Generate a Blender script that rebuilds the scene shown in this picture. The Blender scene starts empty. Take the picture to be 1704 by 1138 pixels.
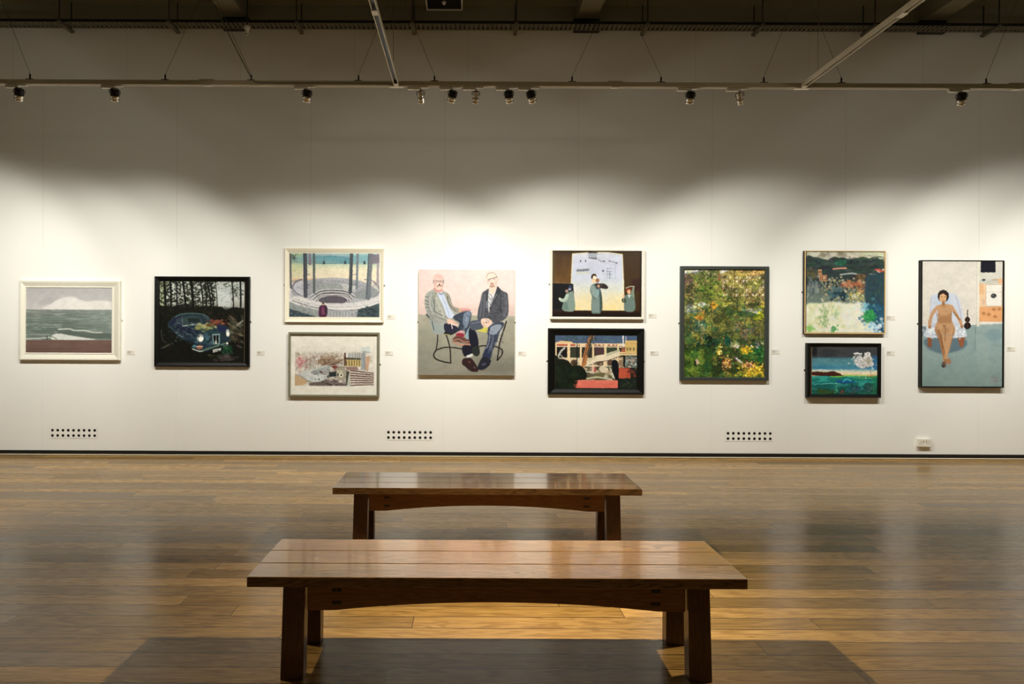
import bpy, bmesh, math, random
import numpy as np
from mathutils import Vector, Matrix, Euler
PI = math.pi
SC = bpy.context.scene
COL = SC.collection

# ---------------------------------------------------------------- camera model
F = 1100.0            # focal length in pixels of the 1704 px wide frame
CX, CY = 780.0, 556.0 # principal point
RHO = 0.0047          # small roll
H = 1.36              # camera height
D = 7.333             # distance of the gallery wall

def unroll(px, py):
    u, v = px - CX, py - CY
    return u + v * RHO, v - u * RHO

def W(px, py, d=D):
    u, v = unroll(px, py)
    return Vector((u * d / F, d, H - v * d / F))

# ---------------------------------------------------------------- materials
def newmat(name):
    m = bpy.data.materials.new(name)
    m.use_nodes = True
    nt = m.node_tree
    nt.nodes.clear()
    out = nt.nodes.new('ShaderNodeOutputMaterial')
    b = nt.nodes.new('ShaderNodeBsdfPrincipled')
    nt.links.new(b.outputs[0], out.inputs[0])
    return m, nt, b

def lin(c):
    r = []
    for v in c[:3]:
        v = v / 255.0
        r.append(v / 12.92 if v <= 0.04045 else ((v + 0.055) / 1.055) ** 2.4)
    return (r[0], r[1], r[2], 1.0)

def N(nt, t, **kw):
    n = nt.nodes.new(t)
    for k, v in kw.items():
        setattr(n, k, v)
    return n

def math_(nt, op, a, b=None, c=None):
    n = nt.nodes.new('ShaderNodeMath')
    n.operation = op
    for i, v in enumerate((a, b, c)):
        if v is None:
            continue
        if isinstance(v, (int, float)):
            n.inputs[i].default_value = v
        else:
            nt.links.new(v, n.inputs[i])
    return n.outputs[0]

def plain(name, c, rough=0.5, metal=0.0, var=0.08, nscale=12.0, bump=0.0, coat=0.0, spec=0.5, stretch=(1, 1, 1)):
    """paint / metal / plastic with a little procedural unevenness"""
    m, nt, b = newmat(name)
    tc = N(nt, 'ShaderNodeTexCoord')
    mp = N(nt, 'ShaderNodeMapping')
    mp.inputs['Scale'].default_value = stretch
    nt.links.new(tc.outputs['Object'], mp.inputs[0])
    no = N(nt, 'ShaderNodeTexNoise')
    no.inputs['Scale'].default_value = nscale
    no.inputs['Detail'].default_value = 3
    nt.links.new(mp.outputs[0], no.inputs['Vector'])
    mx = N(nt, 'ShaderNodeMix', data_type='RGBA')
    lc = lin(c)
    mx.inputs[6].default_value = (lc[0] * (1 - var), lc[1] * (1 - var), lc[2] * (1 - var), 1)
    mx.inputs[7].default_value = (min(1, lc[0] * (1 + var)), min(1, lc[1] * (1 + var)), min(1, lc[2] * (1 + var)), 1)
    nt.links.new(no.outputs[0], mx.inputs[0])
    nt.links.new(mx.outputs[2], b.inputs['Base Color'])
    b.inputs['Roughness'].default_value = rough
    b.inputs['Metallic'].default_value = metal
    b.inputs['Specular IOR Level'].default_value = spec
    b.inputs['Coat Weight'].default_value = coat
    b.inputs['Coat Roughness'].default_value = 0.08
    if bump:
        bp = N(nt, 'ShaderNodeBump')
        bp.inputs['Strength'].default_value = bump
        bp.inputs['Distance'].default_value = 0.002
        nt.links.new(no.outputs[0], bp.inputs['Height'])
        nt.links.new(bp.outputs[0], b.inputs['Normal'])
    return m

def oak_planks():
    """oak boards running along X, PW wide, with random lengths and tones"""
    m, nt, b = newmat('oak_floor')
    PW, PL = 0.1225, 1.9
    tc = N(nt, 'ShaderNodeTexCoord')
    sx = N(nt, 'ShaderNodeSeparateXYZ')
    nt.links.new(tc.outputs['Object'], sx.inputs[0])
    X, Y = sx.outputs[0], sx.outputs[1]
    ry = math_(nt, 'DIVIDE', math_(nt, 'ADD', Y, 50 * PW + 0.005), PW)
    row = math_(nt, 'FLOOR', ry)
    fy = math_(nt, 'FRACT', ry)
    wn = N(nt, 'ShaderNodeTexWhiteNoise', noise_dimensions='1D')
    nt.links.new(row, wn.inputs['W'])
    off = math_(nt, 'MULTIPLY', wn.outputs[0], 17.0)
    rx = math_(nt, 'DIVIDE', math_(nt, 'ADD', X, off), PL)
    col = math_(nt, 'FLOOR', rx)
    fx = math_(nt, 'FRACT', rx)
    cb = N(nt, 'ShaderNodeCombineXYZ')
    nt.links.new(row, cb.inputs[0]); nt.links.new(col, cb.inputs[1])
    wn2 = N(nt, 'ShaderNodeTexWhiteNoise', noise_dimensions='2D')
    nt.links.new(cb.outputs[0], wn2.inputs['Vector'])
    rnd = wn2.outputs[0]
    # grain coordinates, shifted per board
    gx = math_(nt, 'ADD', math_(nt, 'MULTIPLY', X, 1.0), math_(nt, 'MULTIPLY', rnd, 37.0))
    gy = math_(nt, 'ADD', math_(nt, 'MULTIPLY', Y, 1.0), math_(nt, 'MULTIPLY', rnd, 13.0))
    gv = N(nt, 'ShaderNodeCombineXYZ')
    nt.links.new(math_(nt, 'MULTIPLY', gx, 1.6), gv.inputs[0])
    nt.links.new(math_(nt, 'MULTIPLY', gy, 14.0), gv.inputs[1])
    n1 = N(nt, 'ShaderNodeTexNoise')
    n1.inputs['Scale'].default_value = 1.0; n1.inputs['Detail'].default_value = 4; n1.inputs['Distortion'].default_value = 0.6
    nt.links.new(gv.outputs[0], n1.inputs['Vector'])
    wv = math_(nt, 'SINE', math_(nt, 'MULTIPLY', n1.outputs[0], 46.0))      # cathedral rings
    wv = math_(nt, 'POWER', math_(nt, 'MULTIPLY_ADD', wv, 0.5, 0.5), 2.2)
    gv2 = N(nt, 'ShaderNodeCombineXYZ')
    nt.links.new(math_(nt, 'MULTIPLY', gx, 7.0), gv2.inputs[0])
    nt.links.new(math_(nt, 'MULTIPLY', gy, 210.0), gv2.inputs[1])
    n2 = N(nt, 'ShaderNodeTexNoise')
    n2.inputs['Scale'].default_value = 1.0; n2.inputs['Detail'].default_value = 3
    nt.links.new(gv2.outputs[0], n2.inputs['Vector'])
    cr = N(nt, 'ShaderNodeValToRGB')
    e = cr.color_ramp.elements
    e[0].position = 0.0; e[0].color = lin((118, 90, 46))
    e[1].position = 1.0; e[1].color = lin((184, 146, 84))
    for p_, c_ in ((0.25, (146, 114, 60)), (0.5, (170, 134, 76)), (0.75, (134, 104, 54))):
        q = cr.color_ramp.elements.new(p_); q.color = lin(c_)
    nt.links.new(rnd, cr.inputs[0])
    def mul(ca, fac, dark):
        mx = N(nt, 'ShaderNodeMix', data_type='RGBA'); mx.blend_type = 'MULTIPLY'
        nt.links.new(fac, mx.inputs[0]); nt.links.new(ca, mx.inputs[6])
        mx.inputs[7].default_value = dark
        return mx.outputs[2]
    c = mul(cr.outputs[0], math_(nt, 'MULTIPLY', wv, 0.62), (0.50, 0.41, 0.29, 1))
    f2 = math_(nt, 'MULTIPLY', math_(nt, 'SUBTRACT', 1.0, math_(nt, 'SMOOTH_MIN', math_(nt, 'MULTIPLY', n2.outputs[0], 1.5), 1.0, 0.1)), 1.0)
    c = mul(c, f2, (0.30, 0.23, 0.15, 1))
    # joints
    ed = math_(nt, 'MINIMUM', fy, math_(nt, 'SUBTRACT', 1.0, fy))
    j1 = math_(nt, 'LESS_THAN', ed, 0.021)
    ex = math_(nt, 'MINIMUM', fx, math_(nt, 'SUBTRACT', 1.0, fx))
    j2 = math_(nt, 'LESS_THAN', ex, 0.0008)
    j = math_(nt, 'MAXIMUM', j1, j2)
    c = mul(c, math_(nt, 'MULTIPLY', j, 0.95), (0.07, 0.045, 0.025, 1))
    nt.links.new(c, b.inputs['Base Color'])
    rg = math_(nt, 'ADD', math_(nt, 'MULTIPLY', n2.outputs[0], 0.12), math_(nt, 'MULTIPLY_ADD', rnd, 0.08, 0.13))
    nt.links.new(rg, b.inputs['Roughness'])
    b.inputs['Specular IOR Level'].default_value = 0.3
    bp = N(nt, 'ShaderNodeBump'); bp.inputs['Strength'].default_value = 0.35; bp.inputs['Distance'].default_value = 0.001
    hh = math_(nt, 'SUBTRACT', math_(nt, 'MULTIPLY', n2.outputs[0], 0.6), math_(nt, 'MULTIPLY', j, 1.5))
    nt.links.new(hh, bp.inputs['Height'])
    nt.links.new(bp.outputs[0], b.inputs['Normal'])
    return m

def bench_wood(name, light, dark, axis=0, rough=0.2, coat=0.5):
    """oiled hardwood with long grain along the given axis"""
    m, nt, b = newmat(name)
    tc = N(nt, 'ShaderNodeTexCoord')
    mp = N(nt, 'ShaderNodeMapping')
    s = [16.0, 16.0, 16.0]; s[axis] = 1.5
    mp.inputs['Scale'].default_value = s
    oi = N(nt, 'ShaderNodeObjectInfo')
    ad = N(nt, 'ShaderNodeVectorMath', operation='ADD')
    nt.links.new(tc.outputs['Object'], ad.inputs[0])
    sc = N(nt, 'ShaderNodeVectorMath', operation='SCALE')
    nt.links.new(oi.outputs['Location'], sc.inputs[0]); sc.inputs['Scale'].default_value = 7.31
    nt.links.new(sc.outputs[0], ad.inputs[1])
    nt.links.new(ad.outputs[0], mp.inputs[0])
    n1 = N(nt, 'ShaderNodeTexNoise'); n1.inputs['Scale'].default_value = 1.0; n1.inputs['Detail'].default_value = 4; n1.inputs['Distortion'].default_value = 0.5
    nt.links.new(mp.outputs[0], n1.inputs['Vector'])
    wv = math_(nt, 'POWER', math_(nt, 'MULTIPLY_ADD', math_(nt, 'SINE', math_(nt, 'MULTIPLY', n1.outputs[0], 95.0)), 0.5, 0.5), 1.8)
    mp2 = N(nt, 'ShaderNodeMapping')
    s2 = [230.0, 230.0, 230.0]; s2[axis] = 8.0
    mp2.inputs['Scale'].default_value = s2
    nt.links.new(ad.outputs[0], mp2.inputs[0])
    n2 = N(nt, 'ShaderNodeTexNoise'); n2.inputs['Scale'].default_value = 1.0; n2.inputs['Detail'].default_value = 2
    nt.links.new(mp2.outputs[0], n2.inputs['Vector'])
    f = math_(nt, 'ADD', math_(nt, 'MULTIPLY', wv, 0.42), math_(nt, 'MULTIPLY', n2.outputs[0], 0.6))
    mx = N(nt, 'ShaderNodeMix', data_type='RGBA')
    mx.inputs[6].default_value = lin(light); mx.inputs[7].default_value = lin(dark)
    nt.links.new(f, mx.inputs[0])
    nt.links.new(mx.outputs[2], b.inputs['Base Color'])
    nt.links.new(math_(nt, 'MULTIPLY_ADD', f, 0.15, rough), b.inputs['Roughness'])
    b.inputs['Coat Weight'].default_value = coat
    b.inputs['Coat Roughness'].default_value = 0.07
    bp = N(nt, 'ShaderNodeBump'); bp.inputs['Strength'].default_value = 0.25; bp.inputs['Distance'].default_value = 0.001
    nt.links.new(f, bp.inputs['Height']); nt.links.new(bp.outputs[0], b.inputs['Normal'])
    return m

def wall_paint():
    """white emulsion over boards: faint vertical board joints, darker tone above the cable tray"""
    m, nt, b = newmat('gallery_wall_paint')
    tc = N(nt, 'ShaderNodeTexCoord')
    sx = N(nt, 'ShaderNodeSeparateXYZ'); nt.links.new(tc.outputs['Object'], sx.inputs[0])
    X, Z = sx.outputs[0], sx.outputs[2]
    no = N(nt, 'ShaderNodeTexNoise'); no.inputs['Scale'].default_value = 1.3; no.inputs['Detail'].default_value = 3
    nt.links.new(tc.outputs['Object'], no.inputs['Vector'])
    mx = N(nt, 'ShaderNodeMix', data_type='RGBA')
    mx.inputs[6].default_value = (0.80, 0.785, 0.73, 1); mx.inputs[7].default_value = (0.85, 0.84, 0.79, 1)
    nt.links.new(no.outputs[0], mx.inputs[0])
    def seam(x0, step, lo, hi):
        fr = math_(nt, 'FRACT', math_(nt, 'DIVIDE', math_(nt, 'SUBTRACT', X, x0 - 20 * step), step))
        d_ = math_(nt, 'MINIMUM', fr, math_(nt, 'SUBTRACT', 1.0, fr))
        s_ = math_(nt, 'LESS_THAN', d_, 0.0028 / step)
        return math_(nt, 'MULTIPLY', math_(nt, 'MULTIPLY', s_, math_(nt, 'GREATER_THAN', Z, lo)), math_(nt, 'LESS_THAN', Z, hi))
    s1 = seam(-4.727, 1.4835, 0.05, 4.08)
    s2 = seam(-5.07, 1.262, 4.08, 4.75)
    sm = math_(nt, 'MAXIMUM', s1, s2)
    m2 = N(nt, 'ShaderNodeMix', data_type='RGBA'); m2.blend_type = 'MULTIPLY'
    nt.links.new(math_(nt, 'MULTIPLY', sm, math_(nt, 'MULTIPLY_ADD', math_(nt, 'GREATER_THAN', Z, 2.3), 0.14, 0.09)), m2.inputs[0])
    nt.links.new(mx.outputs[2], m2.inputs[6]); m2.inputs[7].default_value = (0.35, 0.32, 0.28, 1)
    top = math_(nt, 'GREATER_THAN', Z, 4.735)
    m3 = N(nt, 'ShaderNodeMix', data_type='RGBA')
    nt.links.new(top, m3.inputs[0]); nt.links.new(m2.outputs[2], m3.inputs[6]); m3.inputs[7].default_value = (0.27, 0.255, 0.18, 1)
    nt.links.new(m3.outputs[2], b.inputs['Base Color'])
    b.inputs['Roughness'].default_value = 0.75
    b.inputs['Specular IOR Level'].default_value = 0.25
    bp = N(nt, 'ShaderNodeBump'); bp.inputs['Strength'].default_value = 0.3; bp.inputs['Distance'].default_value = 0.002
    nt.links.new(math_(nt, 'MULTIPLY', sm, -1.0), bp.inputs['Height']); nt.links.new(bp.outputs[0], b.inputs['Normal'])
    return m

def painted(name, rough=0.45, coat=0.0):
    """oil / print surface: pigment laid down per point of the canvas mesh"""
    m, nt, b = newmat(name)
    a = N(nt, 'ShaderNodeAttribute'); a.attribute_name = 'pigment'
    tc = N(nt, 'ShaderNodeTexCoord')
    no = N(nt, 'ShaderNodeTexNoise'); no.inputs['Scale'].default_value = 160; no.inputs['Detail'].default_value = 2
    nt.links.new(tc.outputs['Object'], no.inputs['Vector'])
    nt.links.new(a.outputs['Color'], b.inputs['Base Color'])
    b.inputs['Roughness'].default_value = rough
    b.inputs['Specular IOR Level'].default_value = 0.3
    b.inputs['Coat Weight'].default_value = coat
    b.inputs['Coat Roughness'].default_value = 0.03
    bp = N(nt, 'ShaderNodeBump'); bp.inputs['Strength'].default_value = 0.12; bp.inputs['Distance'].default_value = 0.001
    nt.links.new(no.outputs[0], bp.inputs['Height']); nt.links.new(bp.outputs[0], b.inputs['Normal'])
    return m

# ---------------------------------------------------------------- mesh helpers
def box(bm, x0, x1, y0, y1, z0, z1, mi=0):
    v = [bm.verts.new(p) for p in ((x0, y0, z0), (x1, y0, z0), (x1, y1, z0), (x0, y1, z0), (x0, y0, z1), (x1, y0, z1), (x1, y1, z1), (x0, y1, z1))]
    fs = []
    for f in ((0, 3, 2, 1), (4, 5, 6, 7), (0, 1, 5, 4), (1, 2, 6, 5), (2, 3, 7, 6), (3, 0, 4, 7)):
        fc = bm.faces.new([v[i] for i in f]); fc.material_index = mi; fs.append(fc)
    return v, fs

def hexa(bm, bot, top, mi=0):
    """solid between two quads (lists of 4 points, anticlockwise seen from above)"""
    v = [bm.verts.new(p) for p in list(bot) + list(top)]
    for f in ((0, 3, 2, 1), (4, 5, 6, 7), (0, 1, 5, 4), (1, 2, 6, 5), (2, 3, 7, 6), (3, 0, 4, 7)):
        bm.faces.new([v[i] for i in f]).material_index = mi

def lathe(bm, prof, origin, axis, seg=20, mi=0):
    """revolve (t, r) pairs round an axis"""
    a = Vector(axis).normalized(); o = Vector(origin)
    u = a.orthogonal().normalized(); w = a.cross(u)
    rings = []
    for t, r in prof:
        if r < 1e-6:
            rings.append([bm.verts.new(o + a * t)])
        else:
            rings.append([bm.verts.new(o + a * t + (u * math.cos(k * 2 * PI / seg) + w * math.sin(k * 2 * PI / seg)) * r) for k in range(seg)])
    for i in range(len(rings) - 1):
        A, B = rings[i], rings[i + 1]
        for k in range(seg):
            k2 = (k + 1) % seg
            if len(A) == 1 and len(B) == 1: continue
            if len(A) == 1: f = bm.faces.new((A[0], B[k2], B[k]))
            elif len(B) == 1: f = bm.faces.new((A[k], A[k2], B[0]))
            else: f = bm.faces.new((A[k], A[k2], B[k2], B[k]))
            f.material_index = mi; f.smooth = True

def tube(bm, pts, r, seg=8, mi=0):
    pts = [Vector(p) for p in pts]
    rings = []
    for i, p in enumerate(pts):
        if i == 0: t = pts[1] - pts[0]
        elif i == len(pts) - 1: t = pts[-1] - pts[-2]
        else: t = (pts[i + 1] - p).normalized() + (p - pts[i - 1]).normalized()
        t.normalize()
        ref = Vector((0, 1, 0)) if abs(t.y) < 0.9 else Vector((1, 0, 0))
        u = t.cross(ref).normalized(); w = t.cross(u)
        rings.append([bm.verts.new(p + (u * math.cos(k * 2 * PI / seg) + w * math.sin(k * 2 * PI / seg)) * r) for k in range(seg)])
    for A, B in zip(rings, rings[1:]):
        for k in range(seg):
            f = bm.faces.new((A[k], A[(k + 1) % seg], B[(k + 1) % seg], B[k])); f.smooth = True; f.material_index = mi
    bm.faces.new(rings[0]); bm.faces.new(rings[-1][::-1])

def obj(name, bm, mats, parent=None, loc=None, bevel=0.0, seg=2):
    bmesh.ops.recalc_face_normals(bm, faces=bm.faces[:])
    me = bpy.data.meshes.new(name)
    bm.to_mesh(me); bm.free()
    for m in (mats if isinstance(mats, (list, tuple)) else [mats]):
        me.materials.append(m)
    o = bpy.data.objects.new(name, me)
    COL.objects.link(o)
    if loc is not None: o.location = loc
    if parent is not None: o.parent = parent
    if bevel:
        md = o.modifiers.new('edge', 'BEVEL'); md.width = bevel; md.segments = seg; md.limit_method = 'ANGLE'; md.angle_limit = 0.6
    return o

def thing(name, label, cat, loc=(0, 0, 0), group=None):
    o = bpy.data.objects.new(name, None); COL.objects.link(o)
    o.empty_display_size = 0.1
    o.location = loc
    o['label'] = label; o['category'] = cat
    if group: o['group'] = group
    return o

def tag(o, label, cat, group=None):
    o['label'] = label; o['category'] = cat
    if group: o['group'] = group
    return o

def struct(o, label=None):
    o['kind'] = 'structure'
    if label: o['label'] = label
    return o
# ---------------------------------------------------------------- painter: pigment grids for the canvases
def cr_(pts, n=6, closed=False):
    """Catmull-Rom smoothing"""
    P = [np.array(p, float) for p in pts]; out = []
    m = len(P)
    rng = range(m) if closed else range(m - 1)
    for i in rng:
        p0 = P[(i - 1) % m] if (closed or i > 0) else P[i]
        p1 = P[i]; p2 = P[(i + 1) % m]
        p3 = P[(i + 2) % m] if (closed or i + 2 < m) else p2
        for k in range(n):
            t = k / n
            out.append(0.5 * ((2 * p1) + (-p0 + p2) * t + (2 * p0 - 5 * p1 + 4 * p2 - p3) * t * t + (-p0 + 3 * p1 - 3 * p2 + p3) * t ** 3))
    if not closed: out.append(P[-1])
    return [tuple(q) for q in out]

class Art:
    SS = 2
    def __init__(s, x0, y0, x1, y1, base=(200, 200, 200), K=1.5):
        s.x0, s.y0, s.x1, s.y1 = x0, y0, x1, y1
        s.nx = int(round((x1 - x0) * K)) + 1; s.ny = int(round((y1 - y0) * K)) + 1
        S = s.SS
        xs = x0 + (np.arange(s.nx * S) + 0.5) / (s.nx * S) * (x1 - x0)
        ys = y0 + (np.arange(s.ny * S) + 0.5) / (s.ny * S) * (y1 - y0)
        s.X, s.Y = np.meshgrid(xs, ys)
        s.C = np.zeros(s.X.shape + (3,)); s.C[:] = base
        s.ox = s.oy = 0.0; s.s = 1.0
        s.px = (x1 - x0) / (s.nx * S)
        s.rng = np.random.RandomState(7)
    def frame(s, ox, oy, sc): s.ox, s.oy, s.s = ox, oy, sc
    def T(s, pts): return [(s.ox + p[0] / s.s, s.oy + p[1] / s.s) for p in pts]
    def blend(s, m, c, a=1.0):
        m = np.clip(m, 0, 1) * a
        c = np.array(c, float)
        if c.ndim == 1: c = c[None, None, :]
        s.C = s.C * (1 - m[..., None]) + c * m[..., None]
    def inside(s, P):
        ins = np.zeros(s.X.shape, bool)
        n = len(P)
        xs = [p[0] for p in P]; ys = [p[1] for p in P]
        m = (s.X >= min(xs)) & (s.X <= max(xs)) & (s.Y >= min(ys)) & (s.Y <= max(ys))
        if not m.any(): return ins.astype(float)
        X = s.X[m]; Y = s.Y[m]; r = np.zeros(X.shape, bool)
        for i in range(n):
            x1, y1 = P[i]; x2, y2 = P[(i + 1) % n]
            if y1 == y2: continue
            c = ((y1 > Y) != (y2 > Y)) & (X < (x2 - x1) * (Y - y1) / (y2 - y1) + x1)
            r ^= c
        ins[m] = r
        return ins.astype(float)
    def blur(s, m, r):
        n = max(1, int(round(r / s.px)))
        for ax in (0, 1):
            k = 2 * n + 1
            pad = [(0, 0), (0, 0)]; pad[ax] = (n + 1, n)
            c = np.cumsum(np.pad(m, pad, mode='edge'), axis=ax)
            m = (np.take(c, range(k, c.shape[ax]), axis=ax) - np.take(c, range(0, c.shape[ax] - k), axis=ax)) / k
        return m
    def poly(s, pts, c, a=1.0, soft=0.0, smooth=False):
        if smooth: pts = cr_(pts, closed=True)
        m = s.inside(s.T(pts))
        if soft: m = s.blur(m, soft)
        s.blend(m, c, a); return m
    def rect(s, x0, y0, x1, y1, c, a=1.0, soft=0.0):
        return s.poly([(x0, y0), (x1, y0), (x1, y1), (x0, y1)], c, a, soft)
    def ell(s, cx, cy, rx, ry, c, a=1.0, rot=0.0, soft=0.25):
        (X0, Y0), = s.T([(cx, cy)]); rx /= s.s; ry /= s.s
        dx, dy = s.X - X0, s.Y - Y0
        ca, sa = math.cos(rot), math.sin(rot)
        q = np.sqrt(((dx * ca + dy * sa) / rx) ** 2 + ((-dx * sa + dy * ca) / ry) ** 2)
        m = np.clip((1 - q) * min(rx, ry) / max(soft, 0.15) + 0.5, 0, 1)
        s.blend(m, c, a); return m
    def line(s, pts, w, c, a=1.0, smooth=False, soft=0.25):
        if smooth: pts = cr_(pts)
        P = s.T(pts); w = w / s.s / 2
        dm = np.full(s.X.shape, 1e9)
        for (x1, y1), (x2, y2) in zip(P, P[1:]):
            dx, dy = x2 - x1, y2 - y1; L = dx * dx + dy * dy + 1e-12
            t = np.clip(((s.X - x1) * dx + (s.Y - y1) * dy) / L, 0, 1)
            dm = np.minimum(dm, (s.X - x1 - t * dx) ** 2 + (s.Y - y1 - t * dy) ** 2)
        m = np.clip((w - np.sqrt(dm)) / max(soft, 0.1) + 0.5, 0, 1)
        s.blend(m, c, a); return m
    def noise(s, sx, sy=None, seed=0, oct=3):
        """smooth fractal noise 0..1; sx, sy feature sizes in photo pixels"""
        sy = sy or sx
        out = np.zeros(s.X.shape); amp = 1.0; tot = 0.0
        for o in range(oct):
            r = np.random.RandomState(seed * 13 + o)
            gw = int((s.x1 - s.x0) / sx) + 4; gh = int((s.y1 - s.y0) / sy) + 4
            g = r.rand(gh, gw)
            fx = (s.X - s.x0) / sx + r.rand(); fy = (s.Y - s.y0) / sy + r.rand()
            ix = fx.astype(int); iy = fy.astype(int); tx = fx - ix; ty = fy - iy
            tx = tx * tx * (3 - 2 * tx); ty = ty * ty * (3 - 2 * ty)
            v = (g[iy, ix] * (1 - tx) + g[iy, ix + 1] * tx) * (1 - ty) + (g[iy + 1, ix] * (1 - tx) + g[iy + 1, ix + 1] * tx) * ty
            out += v * amp; tot += amp; amp *= 0.5; sx /= 2; sy /= 2
        out /= tot
        return np.clip((out - 0.5) * 1.6 + 0.5, 0, 1)
    def grad(s, x0, y0, x1, y1):
        """0..1 ramp between two points in the current units"""
        (ax, ay), (bx, by) = s.T([(x0, y0), (x1, y1)])
        dx, dy = bx - ax, by - ay
        return np.clip(((s.X - ax) * dx + (s.Y - ay) * dy) / (dx * dx + dy * dy), 0, 1)
    def vgrad(s, stops):
        """vertical colour ramp [(y, colour), ...]"""
        ys = [s.T([(0, y)])[0][1] for y, c in stops]
        return np.stack([np.interp(s.Y, ys, [c[k] for y, c in stops]) for k in range(3)], -1)
    def dabs(s, n, region, r, cols, a=0.8, seed=1, asp=1.0, rot=0.0, mask=None):
        """scattered brush dabs inside an (x0,y0,x1,y1) region of the current units"""
        g = np.random.RandomState(seed)
        x0, y0, x1, y1 = region
        (px0, py0), (px1, py1) = s.T([(x0, y0), (x1, y1)])
        Cc = np.array(cols, float)
        small = (px1 - px0) < 0.42 * (s.x1 - s.x0) and (py1 - py0) < 0.42 * (s.y1 - s.y0)
        H_, W_ = s.X.shape
        for _ in range(n):
            if small:
                cx = (px0 + px1) / 2 + g.randn() * (px1 - px0) * 0.27; cy = (py0 + py1) / 2 + g.randn() * (py1 - py0) * 0.27
            else:
                cx = px0 + g.rand() * (px1 - px0) + g.randn() * (px1 - px0) * 0.03; cy = py0 + g.rand() * (py1 - py0) + g.randn() * (py1 - py0) * 0.03
            rr = (r[0] + g.rand() * (r[1] - r[0])) / s.s
            rx, ry = rr * asp, rr
            th = rot + (g.rand() - 0.5) * 0.6
            c = Cc[g.randint(len(Cc))] + (g.rand(3) - 0.5) * 14
            ix0 = int((cx - s.x0 - rx * 1.3 - 1) / s.px); ix1 = int((cx - s.x0 + rx * 1.3 + 1) / s.px) + 1
            pyy = (s.y1 - s.y0) / H_
            mr = max(rx, ry)
            iy0 = int((cy - s.y0 - mr * 1.3 - 1) / pyy); iy1 = int((cy - s.y0 + mr * 1.3 + 1) / pyy) + 1
            ix0 = max(0, ix0); iy0 = max(0, iy0); ix1 = min(W_, ix1); iy1 = min(H_, iy1)
            if ix0 >= ix1 or iy0 >= iy1: continue
            if mask is not None:
                jx = min(W_ - 1, max(0, int((cx - s.x0) / s.px))); jy = min(H_ - 1, max(0, int((cy - s.y0) / pyy)))
                if mask[jy, jx] < 0.5: continue
            sl = (slice(iy0, iy1), slice(ix0, ix1))
            dx = s.X[sl] - cx; dy = s.Y[sl] - cy
            ca, sa = math.cos(th), math.sin(th)
            q = np.sqrt(((dx * ca + dy * sa) / rx) ** 2 + ((-dx * sa + dy * ca) / ry) ** 2)
            m = np.clip((1 - q) * min(rx, ry) / 0.35 + 0.5, 0, 1) * a
            s.C[sl] = s.C[sl] * (1 - m[..., None]) + c * m[..., None]
    def texture(s, amt, sx, sy=None, seed=3):
        s.C += (s.noise(sx, sy, seed)[..., None] - 0.5) * 2 * amt
    def result(s):
        S = s.SS
        # hand-painted unevenness: small wandering of the outlines and of the tone
        wa = getattr(s, 'warp', 0.28) / s.px
        H_, W_ = s.X.shape
        jj, ii = np.meshgrid(np.arange(W_), np.arange(H_))
        dx = (s.noise(2.6, 2.6, 91) - 0.5) * 2 * wa; dy = (s.noise(2.6, 2.6, 92) - 0.5) * 2 * wa
        s.C = s.C[np.clip((ii + dy).round().astype(int), 0, H_ - 1), np.clip((jj + dx).round().astype(int), 0, W_ - 1)]
        t = (s.noise(2.2, 1.6, 93) - 0.5) * getattr(s, 'tone', 0.045) + (s.noise(9, 7, 94) - 0.5) * 0.05
        s.C = s.C * (1 + t[..., None])
        lum = s.C.mean(-1, keepdims=True)
        s.C = lum + (s.C - lum) * getattr(s, 'sat', 0.85)
        s.C = s.C * getattr(s, 'gain', 1.0)
        C = s.C.reshape(s.ny, S, s.nx, S, 3).mean(axis=(1, 3))
        return np.clip(C, 0, 255) / 255.0

def canvas_mesh(name, art, loc_fn, mat, parent):
    """grid whose points carry the pigment; loc_fn(u,v) gives the local corner positions"""
    C = art.result(); ny, nx, _ = C.shape
    u = np.linspace(0, 1, nx); v = np.linspace(0, 1, ny)
    U, V = np.meshgrid(u, v)
    (xa, za), (xb, zb), yy = loc_fn
    co = np.stack([xa + (xb - xa) * U, np.full(U.shape, yy), za + (zb - za) * V], -1).reshape(-1, 3)
    i = np.arange(nx * ny).reshape(ny, nx)
    a = i[:-1, :-1].ravel(); b = i[1:, :-1].ravel(); c = i[1:, 1:].ravel(); d = i[:-1, 1:].ravel()
    faces = np.stack([a, b, c, d], -1)
    me = bpy.data.meshes.new(name)
    me.vertices.add(len(co)); me.vertices.foreach_set('co', co.ravel())
    me.loops.add(faces.size); me.loops.foreach_set('vertex_index', faces.ravel())
    me.polygons.add(len(faces))
    me.polygons.foreach_set('loop_start', np.arange(0, faces.size, 4))
    me.polygons.foreach_set('loop_total', np.full(len(faces), 4))
    me.update(calc_edges=True)
    at = me.color_attributes.new('pigment', 'FLOAT_COLOR', 'POINT')
    col = np.ones((len(co), 4)); cc = C.reshape(-1, 3)
    col[:, :3] = np.where(cc <= 0.04045, cc / 12.92, ((cc + 0.055) / 1.055) ** 2.4)
    at.data.foreach_set('color', col.ravel())
    me.materials.append(mat)
    o = bpy.data.objects.new(name, me); COL.objects.link(o); o.parent = parent
    return o
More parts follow.
